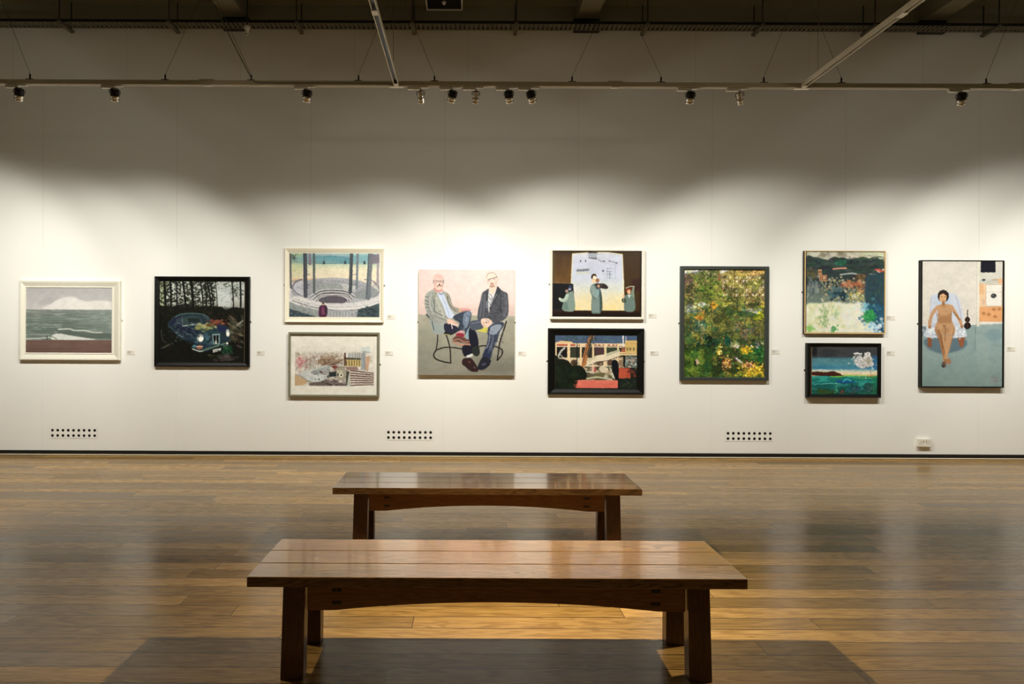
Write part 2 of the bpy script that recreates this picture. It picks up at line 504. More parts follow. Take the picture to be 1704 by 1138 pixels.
# ---------------------------------------------------------------- the eleven pictures (painted in photo units)
def pic_sea():
    a = Art(42, 479, 186, 587, (176, 172, 172)); a.frame(20, 450, 6.695)
    n = a.noise(40, 14, 2)
    a.blend(np.ones(a.X.shape), a.vgrad([(195, (176, 172, 173)), (430, (196, 190, 186))]))
    a.blend(a.noise(60, 10, 5) * 0.8, (160, 155, 158), 0.6)
    a.poly([(380, 438), (440, 370), (520, 320), (660, 292), (740, 320), (830, 345), (960, 335), (1110, 355), (1110, 438)], (222, 216, 208), 0.95, 1.4, True)
    a.line([(250, 380), (330, 310), (420, 240)], 40, (190, 186, 186), 0.4, True, 3)
    a.rect(140, 436, 1120, 775, (110, 130, 120))
    a.blend(a.inside(a.T([(140, 436), (1120, 436), (1120, 775), (140, 775)])), a.vgrad([(436, (142, 148, 140)), (540, (112, 132, 120)), (640, (98, 122, 108)), (775, (120, 136, 122))]))
    sea = a.inside(a.T([(140, 440), (1120, 440), (1120, 775), (140, 775)]))
    a.blend(sea * a.noise(22, 2.2, 8), (76, 98, 88), 0.6)
    a.blend(sea * (a.noise(18, 1.8, 9) > 0.68), (160, 172, 160), 0.5)
    a.blend(sea * a.grad(700, 0, 1100, 0), (140, 160, 152), 0.4)
    a.line([(520, 655), (640, 650), (700, 668), (820, 668), (900, 688), (1000, 690)], 16, (205, 208, 198), 0.8, True, 0.8)
    a.poly([(500, 670), (700, 680), (900, 695), (1110, 700), (1110, 760), (880, 752), (700, 735), (560, 715)], (78, 96, 84), 0.75, 0.8, True)
    a.poly([(440, 740), (480, 705), (560, 705), (660, 725), (800, 745), (920, 770), (480, 772)], (214, 216, 208), 0.95, 0.6, True)
    a.line([(160, 765), (300, 755), (440, 745)], 14, (190, 198, 186), 0.8, True, 0.6)
    a.line([(400, 735), (470, 745), (500, 770)], 12, (120, 150, 110), 0.8, True)
    a.poly([(140, 775), (1120, 772), (1120, 930), (140, 930)], (116, 78, 66))
    bch = a.inside(a.T([(140, 775), (1120, 772), (1120, 930), (140, 930)]))
    a.blend(bch * a.noise(30, 4, 11), (132, 92, 78), 0.8)
    a.blend(bch * a.grad(0, 800, 0, 920), (98, 64, 54), 0.4)
    a.sat = 0.6; a.tone = 0.04
    a.line([(392, 735), (392, 768)], 9, (30, 26, 26)); a.ell(392, 732, 5, 6, (40, 32, 30))
    for x in (350, 362, 374, 388): a.line([(x, 772), (x, 788)], 3, (120, 90, 80), 0.7)
    return a

def pic_car():
    a = Art(264.5, 468, 406.5, 603, (10, 12, 10)); a.frame(240, 445, 6.153)
    a.blend(np.ones(a.X.shape), a.vgrad([(150, (170, 178, 170)), (300, (186, 192, 186)), (400, (150, 152, 140)), (440, (20, 22, 16)), (965, (6, 8, 6))]))
    a.blend(a.inside(a.T([(150, 150), (250, 150), (210, 420), (150, 420)])), (150, 160, 110), 0.7)
    a.poly([(150, 390), (300, 400), (470, 370), (560, 400), (660, 395), (790, 400), (830, 440), (900, 405), (1030, 420), (1030, 980), (150, 980)], (14, 17, 12), 1, 0.4)
    sky = a.inside(a.T([(150, 140), (1030, 140), (1030, 420), (150, 420)]))
    a.dabs(700, (150, 140, 720, 400), (4, 10), [(18, 22, 16), (30, 34, 24), (50, 54, 38)], 0.8, 3, 1.5)
    a.dabs(160, (720, 145, 1030, 330), (3, 7), [(40, 46, 38), (60, 68, 58)], 0.7, 4, 1.8)
    a.poly([(740, 230), (890, 190), (880, 400), (760, 400)], (196, 204, 204), 0.75, 1.2)
    for x0, x1, w in ((205, 220, 22), (268, 275, 20), (325, 335, 14), (395, 425, 20), (478, 500, 26), (575, 605, 14), (620, 640, 14), (640, 690, 16), (668, 712, 12), (725, 748, 8), (895, 912, 12), (980, 985, 18)):
        a.line([(x0, 145), ((x0 + x1) / 2 + 3, 270), (x1, 415)], w, (12, 14, 10), 0.97)
    a.dabs(220, (160, 400, 1020, 520), (4, 12), [(30, 34, 18), (44, 26, 20), (20, 24, 16), (36, 40, 22)], 0.7, 5)
    a.dabs(150, (830, 540, 1020, 760), (4, 12), [(84, 80, 56), (60, 56, 40), (110, 104, 80), (26, 26, 18)], 0.7, 6, 3.0, 0.5)
    a.dabs(60, (160, 700, 480, 950), (4, 12), [(26, 26, 20), (16, 18, 14)], 0.7, 8)
    a.line([(180, 830), (270, 785)], 18, (70, 68, 56), 0.8); a.line([(950, 590), (1005, 545)], 20, (130, 128, 116), 0.9)
    a.line([(175, 640), (190, 740), (230, 770)], 14, (60, 58, 50), 0.7, True)
    # body
    a.poly([(240, 590), (290, 520), (370, 480), (480, 472), (610, 480), (690, 530), (800, 570), (870, 630), (880, 700), (850, 790), (720, 830), (600, 865), (520, 850), (500, 790), (470, 760), (400, 740), (330, 690), (300, 650)], (30, 48, 60), 1, 0.2, True)
    a.poly([(300, 600), (400, 605), (560, 650), (560, 690), (500, 800), (455, 760), (410, 700), (320, 650)], (24, 32, 50), 1, 0.5, True)
    a.poly([(250, 585), (310, 520), (380, 500), (390, 600), (300, 600)], (24, 30, 56), 1, 0.4)
    a.poly([(395, 520), (470, 500), (560, 505), (600, 560), (500, 580), (400, 595)], (46, 66, 66), 1, 0.3)
    a.poly([(440, 520), (560, 515), (580, 555), (460, 575)], (22, 36, 38), 0.9, 0.4)
    a.poly([(330, 525), (385, 512), (385, 590), (320, 580)], (50, 66, 72), 0.8, 0.4)
    a.line([(320, 505), (380, 478), (500, 470), (610, 482), (660, 520)], 9, (70, 104, 100), 0.9, True)
    a.line([(390, 510), (392, 600)], 7, (100, 122, 126), 0.9)
    a.line([(400, 600), (530, 582)], 8, (190, 200, 196), 0.95)
    a.line([(600, 490), (690, 560)], 9, (60, 78, 80), 0.8)
    a.poly([(500, 600), (560, 585), (700, 585), (780, 610), (740, 680), (620, 660)], (30, 58, 66), 1, 0.6, True)
    a.dabs(150, (260, 560, 860, 830), (3, 8), [(70, 100, 110), (16, 26, 34), (44, 70, 84), (100, 126, 130), (20, 30, 50)], 0.5, 40, 2.2, 0.35)
    for k in range(12): a.line([(330 + k * 24, 640 + k * 9), (334 + k * 24, 690 + k * 10)], 4, (86, 110, 120), 0.5)
    a.dabs(90, (240, 760, 520, 900), (8, 20), [(10, 12, 10), (18, 20, 16)], 0.8, 41)
    a.dabs(70, (510, 580, 720, 640), (7, 15), [(150, 148, 84), (110, 116, 60), (76, 92, 50), (170, 166, 110)], 0.7, 9, 1.6)
    a.dabs(60, (640, 530, 840, 600), (6, 14), [(120, 54, 38), (90, 36, 30), (140, 80, 50), (50, 28, 28)], 0.7, 10, 1.6)
    a.dabs(50, (500, 660, 720, 800), (6, 16), [(40, 84, 96), (70, 110, 120), (26, 58, 80)], 0.5, 12, 1.5)
    a.dabs(24, (300, 600, 560, 760), (4, 9), [(60, 84, 120), (90, 110, 110), (40, 60, 110)], 0.7, 13, 0.5)
    a.poly([(740, 590), (830, 600), (870, 650), (780, 660)], (26, 34, 72), 0.9, 0.5, True)
    a.ell(575, 722, 34, 40, (150, 156, 148)); a.ell(583, 732, 24, 26, (238, 238, 226)); a.ell(556, 700, 14, 16, (60, 80, 84), 0.8)
    a.ell(855, 670, 20, 38, (170, 174, 166)); a.ell(856, 678, 11, 22, (240, 240, 230))
    a.poly([(695, 680), (775, 676), (772, 785), (706, 786)], (120, 150, 150)); a.poly([(706, 694), (763, 690), (760, 775), (716, 776)], (14, 18, 20))
    a.poly([(724, 776), (735, 735), (745, 776)], (225, 225, 215)); a.line([(735, 690), (736, 740)], 4, (160, 170, 170))
    a.line([(600, 850), (700, 815), (850, 770)], 12, (110, 150, 110), 0.8, True); a.line([(500, 835), (560, 855), (600, 855)], 12, (190, 190, 176), 0.9, True)
    a.ell(567, 815, 34, 22, (150, 84, 60)); a.line([(535, 808), (600, 808)], 6, (210, 205, 190)); a.ell(515, 805, 18, 14, (70, 140, 150), 0.8)
    a.poly([(704, 840), (788, 824), (782, 850), (704, 870)], (196, 198, 190)); a.line([(715, 856), (775, 843)], 6, (50, 54, 54), 0.8)
    a.ell(850, 775, 10, 12, (220, 220, 205))
    a.dabs(60, (780, 800, 900, 890), (6, 14), [(20, 70, 44), (30, 90, 56), (14, 40, 26)], 0.7, 15)
    a.sat = 0.8; a.gain = 1.05
    a.dabs(30, (700, 880, 960, 950), (8, 18), [(60, 58, 52), (40, 38, 34), (80, 70, 64)], 0.6, 16, 2.0)
    return a

def pic_baths():
    a = Art(481.4, 421.5, 631.6, 527.5, (220, 216, 200)); a.frame(460, 400, 7.584)
    a.blend(np.ones(a.X.shape), a.vgrad([(165, (170, 200, 196)), (200, (110, 176, 186)), (280, (120, 170, 176)), (310, (196, 212, 176)), (370, (232, 222, 184)), (520, (236, 214, 178)), (600, (230, 222, 204))]))
    a.blend(a.inside(a.T([(160, 160), (330, 160), (330, 540), (160, 540)])) * a.noise(20, 10, 3), (186, 200, 120), 0.7)
    a.blend(a.inside(a.T([(490, 190), (920, 200), (920, 290), (490, 300)])) * a.noise(40, 3, 4), (60, 140, 160), 0.8, )
    a.line([(490, 292), (920, 292)], 8, (90, 120, 124), 0.7); a.line([(500, 200), (700, 190), (920, 205)], 12, (170, 160, 180), 0.7, True, 0.6)
    a.blend(a.inside(a.T([(200, 480), (620, 480), (620, 540), (200, 540)])), (236, 176, 120), 0.6)
    for x in (598, 866, 1108): a.poly([(x - 16, 300), (x - 10, 262), (x + 8, 262), (x + 16, 300)], (44, 62, 76)); a.line([(x, 240), (x, 265)], 3, (60, 80, 96))
    # pool ring
    a.ell(720, 690, 575, 215, (196, 192, 194), 1, 0, 0.6)
    a.ell(720, 640, 520, 170, (168, 168, 174), 1, 0, 0.6)
    a.blend(a.inside(a.T([(190, 500), (1300, 500), (1300, 720), (190, 720)])) * a.noise(10, 3, 5), (120, 126, 140), 0.5)
    a.poly([(500, 560), (620, 535), (800, 535), (850, 600), (700, 615), (520, 640)], (150, 158, 156), 1, 0.4)
    a.poly([(800, 540), (1000, 560), (1000, 660), (860, 615)], (196, 196, 190), 0.8, 0.5)
    for k, (y, rx, ry, c) in enumerate(((690, 220, 75, (84, 88, 92)), (705, 200, 66, (206, 200, 198)), (716, 200, 64, (92, 92, 92)), (735, 195, 58, (210, 204, 204)), (752, 180, 54, (90, 84, 96)))):
        a.ell(715, y, rx, ry, c, 1, 0, 0.3)
    a.poly([(300, 690), (1240, 690), (1290, 760), (1100, 800), (700, 830), (420, 780)], (110, 114, 124), 0.0)
    a.poly([(1000, 660), (1180, 600), (1290, 640), (1240, 710), (1060, 740), (960, 700)], (130, 138, 140), 0.8, 0.6, True)
    a.poly([(200, 560), (330, 510), (350, 600), (340, 690), (240, 670)], (186, 186, 196), 0.9, 0.6, True)
    a.line([(200, 600), (240, 530), (320, 495)], 22, (120, 118, 130), 1, True); a.line([(208, 610), (250, 660), (300, 690)], 14, (110, 110, 120), 0.9, True)
    a.line([(1200, 500), (1270, 570), (1296, 650), (1230, 710)], 14, (120, 116, 126), 1, True); a.line([(1110, 492), (1190, 500), (1260, 540), (1295, 590)], 14, (150, 144, 150), 1, True)
    # front rim
    a.poly([(165, 760), (260, 700), (420, 745), (600, 785), (850, 790), (1100, 770), (1300, 715), (1300, 800), (1100, 870), (850, 890), (600, 875), (380, 845), (200, 790)], (212, 208, 206), 1, 0.2, True)
    a.line([(210, 740), (420, 795), (640, 835), (850, 838), (1100, 815), (1298, 760)], 5, (150, 148, 152), 0.9, True)
    a.line([(200, 760), (420, 830), (640, 870), (850, 882), (1100, 858), (1298, 790)], 9, (86, 88, 98), 0.9, True)
    a.line([(640, 800), (850, 810), (1100, 790), (1298, 735)], 4, (170, 168, 176), 0.8, True)
    a.poly([(162, 770), (300, 830), (560, 882), (560, 965), (162, 965)], (140, 148, 146), 1, 0.2)
    a.poly([(162, 860), (300, 900), (520, 965), (162, 965)], (54, 70, 80), 1, 0.8)
    a.poly([(640, 882), (1040, 880), (1040, 965), (640, 965)], (164, 166, 170)); a.poly([(1030, 870), (1300, 795), (1300, 965), (1010, 965)], (60, 80, 84), 1, 0.4)
    for k in range(30): a.line([(650 + k * 13, 890), (650 + k * 13 + (k % 3) * 3, 960)], 4, ((120, 124, 140), (190, 190, 196), (90, 100, 110))[k % 3], 0.6)
    a.dabs(120, (1030, 830, 1300, 960), (3, 8), [(40, 56, 64), (90, 110, 110), (30, 44, 50)], 0.6, 3, 2.5)
    a.dabs(80, (165, 800, 500, 940), (3, 8), [(110, 120, 124), (160, 166, 166)], 0.5, 4, 2.5)
    for k in range(26):
        t = -1.25 + k * 0.1; x = 720 + 500 * math.sin(t); y = 640 + 150 * -math.cos(t)
        a.line([(x, y + 10), (720 + 300 * math.sin(t), 690 - 70 * math.cos(t))], 5, (96, 98, 110) if k % 2 else (150, 150, 160), 0.5)
    for q, yy in enumerate((640, 668, 700)): a.line([(430 + q * 30, yy + 60), (560, yy - 8), (715, yy - 22), (880, yy - 8), (990 - q * 30, yy + 60)], 13, (206, 200, 202), 0.85, True, 0.4); a.line([(440 + q * 30, yy + 74), (560, yy + 6), (715, yy - 8), (880, yy + 6), (980 - q * 30, yy + 74)], 10, (84, 84, 92), 0.75, True, 0.4)
    # posts
    for x0, x1, y1, w, c in ((175, 185, 600, 26, (96, 96, 102)), (362, 370, 705, 50, (76, 78, 92)), (420, 425, 300, 36, (136, 116, 134)), (472, 478, 655, 30, (84, 98, 96)), (945, 932, 650, 42, (66, 76, 82)), (1022, 1012, 610, 28, (110, 124, 134)), (1185, 1155, 720, 60, (104, 114, 122)), (1280, 1275, 560, 30, (160, 146, 156))):
        a.line([(x0, 172), (x1, y1)], w, c, 0.97)
    a.line([(350, 172), (355, 700)], 10, (50, 54, 66), 0.8); a.line([(1165, 172), (1135, 720)], 12, (70, 84, 92), 0.8); a.line([(955, 260), (950, 640)], 8, (50, 56, 58), 0.8)
    for y in (298, 430, 560): a.line([(390, y), (420, y)], 8, (70, 76, 84), 0.8); a.line([(960, y), (1010, y)], 8, (80, 90, 96), 0.8)
    a.poly([(1190, 178), (1285, 178), (1295, 280), (1200, 300)], (124, 110, 126), 0.9, 0.3); a.dabs(40, (170, 178, 270, 270), (4, 9), [(90, 100, 84), (60, 70, 66)], 0.8, 5)
    a.line([(570, 600), (600, 780)], 2.5, (190, 180, 160), 0.5); a.line([(440, 740), (500, 700)], 14, (200, 200, 200), 0.8)
    a.sat = 0.72
    for k in range(60): a.line([(170 + k * 19, 560 + (k * 37) % 330), (200 + k * 19, 566 + (k * 37) % 330)], 3, (70, 72, 84), 0.45)
    # visitor
    a.poly([(540, 850), (570, 815), (620, 815), (645, 860), (630, 965), (545, 965)], (84, 32, 66), 1, 0.2, True); a.poly([(570, 840), (600, 835), (615, 930), (575, 940)], (136, 60, 100), 0.8, 0.4)
    a.ell(592, 800, 17, 20, (190, 160, 120)); a.ell(592, 790, 16, 12, (90, 74, 54)); a.poly([(620, 820), (650, 860), (640, 930), (620, 920)], (40, 34, 50), 0.8, 0.3)
    a.texture(8, 2, 2)
    return a

def pic_city():
    a = Art(483, 557, 627.5, 657, (226, 220, 206)); a.frame(465, 540, 8.43)
    a.texture(3, 8, 8)
    zone = a.inside(a.T([(218, 380), (1320, 380), (1320, 858), (218, 858)]))
    soft = a.blur(zone, 1.5)
    a.blend(soft * a.noise(10, 6, 4), (176, 166, 150), 0.75)
    a.dabs(260, (230, 400, 900, 560), (6, 16), [(196, 180, 164), (170, 150, 130), (206, 196, 184), (150, 134, 116), (190, 170, 160)], 0.5, 3, 1.6)
    a.dabs(80, (230, 430, 370, 640), (8, 22), [(206, 130, 130), (190, 100, 104), (214, 176, 170)], 0.45, 4)
    a.dabs(110, (540, 440, 800, 560), (7, 16), [(150, 116, 84), (120, 92, 70), (176, 150, 120)], 0.6, 5, 2.0, -0.2)
    a.dabs(90, (250, 320, 1200, 430), (6, 16), [(206, 206, 190), (216, 210, 196)], 0.5, 6)
    for k in range(26): a.line([(360 + (k % 9) * 20, 480 + (k // 9) * 55), (362 + (k % 9) * 20, 515 + (k // 9) * 55)], 6, ((120, 124, 120), (90, 84, 80), (200, 204, 204))[k % 3], 0.6)
    a.sat = 0.8
    g = np.random.RandomState(5)
    for _ in range(240):
        x = 225 + g.rand() * 1090; y = 420 + g.rand() * 430; d = 8 + g.rand() * 34; th = (g.rand() - 0.5) * 0.9
        a.line([(x, y), (x + d, y + d * th)], 3.5, (78, 66, 60), 0.4)
    for _ in range(130):
        x = 330 + g.rand() * 560; y = 400 + g.rand() * 230; a.rect(x, y, x + 8 + g.rand() * 16, y + 8 + g.rand() * 14, ((110, 92, 80), (206, 196, 184), (150, 120, 104))[g.randint(3)], 0.55)
    for k in range(18): a.line([(230 + k * 34, 640 - (k % 4) * 30), (250 + k * 34, 600 - (k % 5) * 26)], 6, (104, 96, 92), 0.6)
    # viaduct
    a.poly([(600, 560), (880, 478), (905, 500), (760, 560), (600, 600)], (110, 78, 62), 0.95, 0.4); a.line([(600, 585), (900, 480)], 7, (216, 196, 160), 0.9); a.line([(620, 600), (900, 520)], 6, (60, 40, 36), 0.8)
    # glass quay building
    a.poly([(260, 690), (420, 640), (700, 570), (715, 660), (640, 760), (560, 810), (430, 790), (330, 740)], (186, 192, 188), 1, 0.3, True)
    a.dabs(60, (380, 660, 680, 790), (8, 20), [(214, 216, 212), (166, 176, 174), (200, 202, 206)], 0.5, 7, 2.0, 0.5)
    for k in range(6): a.line([(430 + k * 12, 690 + k * 6 - 20), (700, 590 + k * 20 - 10)], 6, (64, 62, 66), 0.7)
    for k in range(9): a.line([(540 + k * 18, 640 + k * 2), (560 + k * 20, 790 - k * 12)], 4, (240, 240, 236) if k % 2 else (140, 150, 150), 0.7)
    a.line([(270, 690), (400, 790), (540, 812), (650, 760), (715, 670)], 7, (90, 98, 96), 0.85, True); a.line([(690, 575), (712, 660)], 12, (120, 160, 120), 0.7)
    # quay and lower roofs
    a.poly([(218, 705), (300, 740), (400, 800), (340, 850), (218, 858)], (196, 158, 112), 0.95, 0.4); a.line([(220, 700), (330, 745), (420, 810)], 6, (120, 88, 60), 0.8)
    a.poly([(420, 820), (660, 790), (940, 830), (940, 858), (420, 858)], (92, 78, 76), 0.9, 0.6); a.dabs(60, (560, 600, 930, 760), (5, 12), [(70, 58, 56), (120, 100, 90), (90, 84, 84)], 0.7, 88, 2.0, 0.2); a.dabs(60, (640, 760, 930, 855), (5, 12), [(60, 52, 52), (120, 104, 98), (150, 140, 134)], 0.7, 8, 3.0, 0.1)
    a.poly([(690, 690), (800, 650), (800, 720), (710, 735)], (30, 44, 42), 0.95, 0.4); a.dabs(20, (740, 575, 800, 625), (8, 14), [(160, 64, 56), (120, 52, 48)], 0.8, 9)
    # round building
    a.poly([(800, 610), (850, 585), (925, 590), (930, 760), (860, 780), (800, 740)], (160, 152, 130), 1, 0.3); a.ell(866, 708, 32, 34, (214, 206, 184)); a.ell(868, 708, 12, 14, (50, 40, 40)); a.ell(822, 704, 12, 14, (40, 36, 36)); a.poly([(800, 640), (880, 640), (885, 670), (805, 670)], (200, 190, 160), 0.9); a.line([(800, 610), (860, 590), (930, 594)], 6, (70, 64, 60), 0.9)
    # station with yellow front
    a.poly([(905, 470), (1140, 480), (1140, 590), (905, 580)], (206, 180, 104), 1, 0.2)
    for k in range(6): a.line([(940 + k * 36, 505), (942 + k * 36, 575)], 12, (76, 58, 40), 0.85)
    a.poly([(900, 460), (1170, 470), (1170, 495), (900, 490)], (84, 80, 66), 1); a.poly([(905, 398), (930, 398), (930, 580), (905, 580)], (84, 48, 40), 0.95); a.poly([(960, 405), (1120, 400), (1130, 460), (960, 462)], (176, 178, 174), 0.9)
    for x in (975, 1020, 1060, 1090, 1120): a.line([(x, 395), (x, 465)], 5, (60, 62, 66), 0.8)
    a.poly([(930, 590), (1090, 590), (1110, 640), (940, 640)], (140, 106, 96), 0.9, 0.3); a.poly([(1140, 400), (1205, 390), (1205, 630), (1140, 630)], (150, 156, 162), 0.95, 0.3); a.poly([(1140, 320), (1270, 300), (1270, 400), (1140, 390)], (190, 204, 200), 0.8, 1.0)
    a.line([(1175, 385), (1200, 640)], 6, (80, 84, 96), 0.7); a.poly([(1205, 450), (1270, 440), (1265, 500), (1235, 660), (1205, 640)], (196, 150, 116), 0.9, 0.3); a.line([(1175, 380), (1270, 390)], 8, (90, 90, 90), 0.8)
    # tracks
    for k in range(7): a.line([(1000, 645 + k * 34), (1318, 680 + k * 27 - k * 1)], 15, (82, 54, 48), 0.95, False, 0.3)
    for k in range(6): a.line([(1000, 664 + k * 34), (1318, 694 + k * 27)], 8, (220, 200, 184), 0.9)
    a.poly([(985, 640), (1000, 860), (940, 860)], (186, 190, 176), 0.9, 0.3); a.poly([(935, 650), (985, 650), (945, 850), (935, 850)], (56, 60, 52), 0.9, 0.3); a.line([(985, 640), (990, 700)], 16, (200, 170, 150), 0.9)
    a.blend(1 - a.blur(a.inside(a.T([(218, 300), (1322, 300), (1322, 860), (218, 860)])), 0.4), (228, 223, 208), 0.95)
    return a

def pic_men():
    a = Art(696.2, 448.6, 856.6, 624.2, (236, 222, 216), K=1.7); a.frame(680, 435, 5.42)
    a.blend(np.ones(a.X.shape), a.vgrad([(75, (226, 198, 192)), (300, (222, 192, 184)), (470, (208, 176, 164))]))
    a.blend(a.noise(50, 50, 3), (232, 210, 204), 0.4)
    a.blend(a.inside(a.T([(80, 480), (960, 492), (960, 1030), (80, 1030)])), a.vgrad([(480, (176, 172, 148)), (700, (150, 148, 128)), (1020, (134, 132, 116))]))
    fl = a.inside(a.T([(80, 480), (960, 492), (960, 1030), (80, 1030)]))
    a.blend(fl * a.noise(40, 20, 6), (168, 158, 136), 0.6); a.blend(fl * a.noise(24, 14, 7), (118, 120, 108), 0.4)
    a.blend(fl * a.blur(a.inside(a.T([(560, 840), (960, 860), (960, 1000), (520, 1010)])), 4), (108, 108, 92), 0.4)
    # chair of the left man (cantilever tube)
    K_ = (34, 28, 26)
    a.line([(264, 640), (262, 720), (250, 800)], 10, K_); a.line([(312, 620), (350, 690), (375, 790), (382, 915)], 11, K_, 1, True)
    a.line([(250, 800), (330, 775), (430, 780), (500, 792), (560, 798), (660, 760), (780, 765), (840, 790)], 11, K_, 1, True)
    a.line([(250, 800), (228, 845), (250, 880), (320, 905), (382, 915)], 12, K_, 1, True)
    a.line([(880, 540), (850, 640), (820, 740), (800, 885)], 12, K_, 1, True); a.line([(800, 890), (840, 840), (845, 800), (815, 775)], 12, K_, 1, True)
    a.line([(862, 530), (830, 640), (800, 750)], 6, (200, 200, 196), 0.9)
    a.poly([(580, 600), (700, 590), (730, 620), (700, 640), (640, 630)], (206, 198, 70), 1, 0.2, True)
    a.poly([(310, 590), (440, 600), (430, 640), (370, 665), (300, 650)], (26, 30, 24), 1, 0.2, True); a.line([(305, 655), (370, 662)], 6, (200, 190, 130), 0.9)
    # left man, coat tail and jacket
    a.poly([(200, 520), (340, 560), (325, 640), (280, 660), (225, 640)], (142, 154, 150), 1, 0.4, True); a.line([(212, 540), (230, 620)], 8, (60, 74, 84), 0.9)
    a.poly([(230, 255), (180, 275), (150, 310), (145, 400), (165, 470), (200, 520), (260, 565), (340, 560), (400, 500), (455, 455), (400, 400), (370, 310), (340, 280), (300, 262)], (158, 160, 150), 1, 0.25, True)
    a.line([(162, 480), (190, 510), (230, 530)], 14, (40, 52, 66), 0.9, True)
    a.poly([(185, 300), (240, 300), (240, 470), (340, 520), (340, 555), (250, 560), (190, 510), (165, 430)], (140, 144, 138), 1, 0.4, True)
    a.line([(225, 335), (235, 400), (240, 455), (335, 500)], 7, (70, 74, 66), 0.9, True)
    for p in ((150, 320, 180, 325), (148, 352, 176, 365), (150, 385, 185, 392), (155, 415, 190, 420)): a.line([(p[0], p[1]), (p[2], p[3])], 7, (84, 80, 74), 0.8)
    a.line([(235, 300), (290, 430), (320, 500)], 14, (182, 178, 158), 0.7, True); a.line([(250, 270), (235, 330)], 12, (130, 136, 110), 0.8)
    a.poly([(255, 280), (300, 275), (330, 330), (370, 420), (410, 480), (400, 510), (350, 500), (310, 400)], (186, 198, 222), 1, 0.3, True)
    a.line([(300, 310), (345, 420), (370, 500)], 6, (140, 158, 190), 0.8, True); a.line([(272, 288), (290, 300), (314, 288)], 7, (70, 90, 120), 0.9)
    a.poly([(335, 280), (375, 320), (400, 400), (470, 430), (470, 460), (420, 455), (370, 410), (345, 340)], (150, 144, 128), 1, 0.3, True)
    a.line([(352, 350), (375, 400), (430, 455)], 6, (70, 70, 60), 0.8, True); a.line([(350, 320), (352, 340)], 10, (80, 84, 60), 0.9)
    a.poly([(455, 430), (500, 418), (555, 430), (558, 445), (500, 455), (460, 458)], (216, 150, 146), 1, 0.25, True); a.line([(475, 448), (556, 440)], 5, (110, 70, 60), 0.7); a.ell(465, 440, 9, 11, (190, 170, 90), 0.9)
    # left man, trousers
    a.poly([(400, 500), (470, 460), (540, 448), (565, 465), (560, 520), (530, 640), (470, 660), (430, 640), (460, 560), (420, 530)], (50, 60, 76), 1, 0.25, True)
    a.poly([(500, 470), (560, 455), (545, 540), (520, 600), (490, 560)], (120, 138, 164), 0.8, 0.6, True); a.line([(470, 510), (455, 630)], 8, (30, 44, 64), 0.8)
    a.poly([(330, 560), (420, 580), (450, 620), (380, 650), (325, 620)], (34, 34, 56), 1, 0.3, True)
    a.poly([(350, 520), (395, 530), (440, 560), (445, 582), (400, 575), (385, 560), (355, 565)], (222, 176, 152), 1, 0.25, True); a.line([(385, 560), (395, 605)], 8, (224, 214, 214), 0.9); a.line([(395, 565), (440, 575)], 5, (240, 236, 240), 0.8); a.line([(400, 552), (440, 570)], 3, (110, 60, 80), 0.7)
    # left man, crossed leg shoe
    a.poly([(435, 640), (470, 622), (505, 630), (500, 660), (440, 665)], (206, 150, 150), 1, 0.3, True); a.poly([(430, 652), (470, 645), (500, 655), (495, 680), (440, 680)], (150, 34, 50), 1, 0.25, True)
    a.poly([(400, 700), (430, 672), (500, 685), (555, 712), (555, 740), (500, 735), (440, 725), (400, 722)], (106, 60, 48), 1, 0.25, True)
    a.poly([(395, 720), (440, 735), (490, 745), (555, 740), (545, 768), (490, 760), (430, 748)], (188, 126, 100), 1, 0.25, True); a.line([(400, 715), (450, 700), (500, 725), (550, 722)], 6, (200, 160, 140), 0.8, True)
    a.poly([(520, 640), (540, 600), (552, 700), (515, 700)], (128, 160, 176), 1, 0.3)
    a.poly([(485, 765), (560, 760), (580, 820), (550, 850), (500, 850)], (24, 22, 38), 1, 0.25, True); a.poly([(520, 850), (575, 828), (582, 850), (530, 872)], (206, 206, 204), 1, 0.25)
    a.poly([(490, 880), (530, 868), (570, 875), (625, 955), (628, 985), (580, 992), (520, 950), (485, 925)], (50, 28, 30), 1, 0.25, True); a.line([(490, 925), (520, 950), (560, 985), (625, 992)], 5, (22, 16, 18), 1, True); a.ell(548, 905, 14, 9, (110, 60, 56), 0.8, 0.6); a.ell(595, 955, 12, 6, (120, 100, 96), 0.7, 0.9)
    # right man
    a.poly([(550, 600), (610, 640), (630, 760), (580, 790), (545, 700)], (22, 22, 40), 1, 0.25, True)
    a.poly([(575, 780), (630, 765), (642, 830), (610, 855), (580, 830)], (36, 42, 40), 1, 0.25, True)
    a.poly([(548, 570), (560, 540), (620, 528), (665, 540), (670, 600), (600, 620), (560, 610)], (70, 78, 94), 1, 0.3, True); a.line([(570, 560), (640, 545)], 10, (110, 122, 144), 0.7)
    a.poly([(715, 600), (760, 560), (840, 545), (860, 570), (820, 640), (800, 700), (760, 800), (735, 880), (665, 860), (700, 760), (715, 680)], (52, 60, 80), 1, 0.25, True)
    a.poly([(740, 590), (800, 565), (840, 580), (800, 640), (770, 660), (735, 650)], (160, 174, 190), 0.75, 0.8, True); a.line([(735, 620), (725, 720), (700, 790)], 6, (150, 166, 190), 0.8, True); a.poly([(700, 780), (740, 790), (735, 870), (675, 855)], (34, 42, 78), 0.8, 0.6)
    a.poly([(630, 930), (670, 860), (735, 880), (740, 910), (700, 955), (650, 975), (625, 960)], (30, 32, 46), 1, 0.25, True); a.ell(680, 925, 22, 12, (80, 86, 104), 0.7, -0.3); a.line([(632, 970), (680, 972), (735, 925)], 5, (16, 16, 20), 1, True)
    a.poly([(730, 240), (690, 262), (660, 290), (640, 380), (625, 440), (625, 525), (690, 530), (740, 548), (800, 552), (880, 505), (900, 440), (895, 340), (885, 285), (840, 262), (800, 225), (770, 240)], (70, 72, 82), 1, 0.2, True)
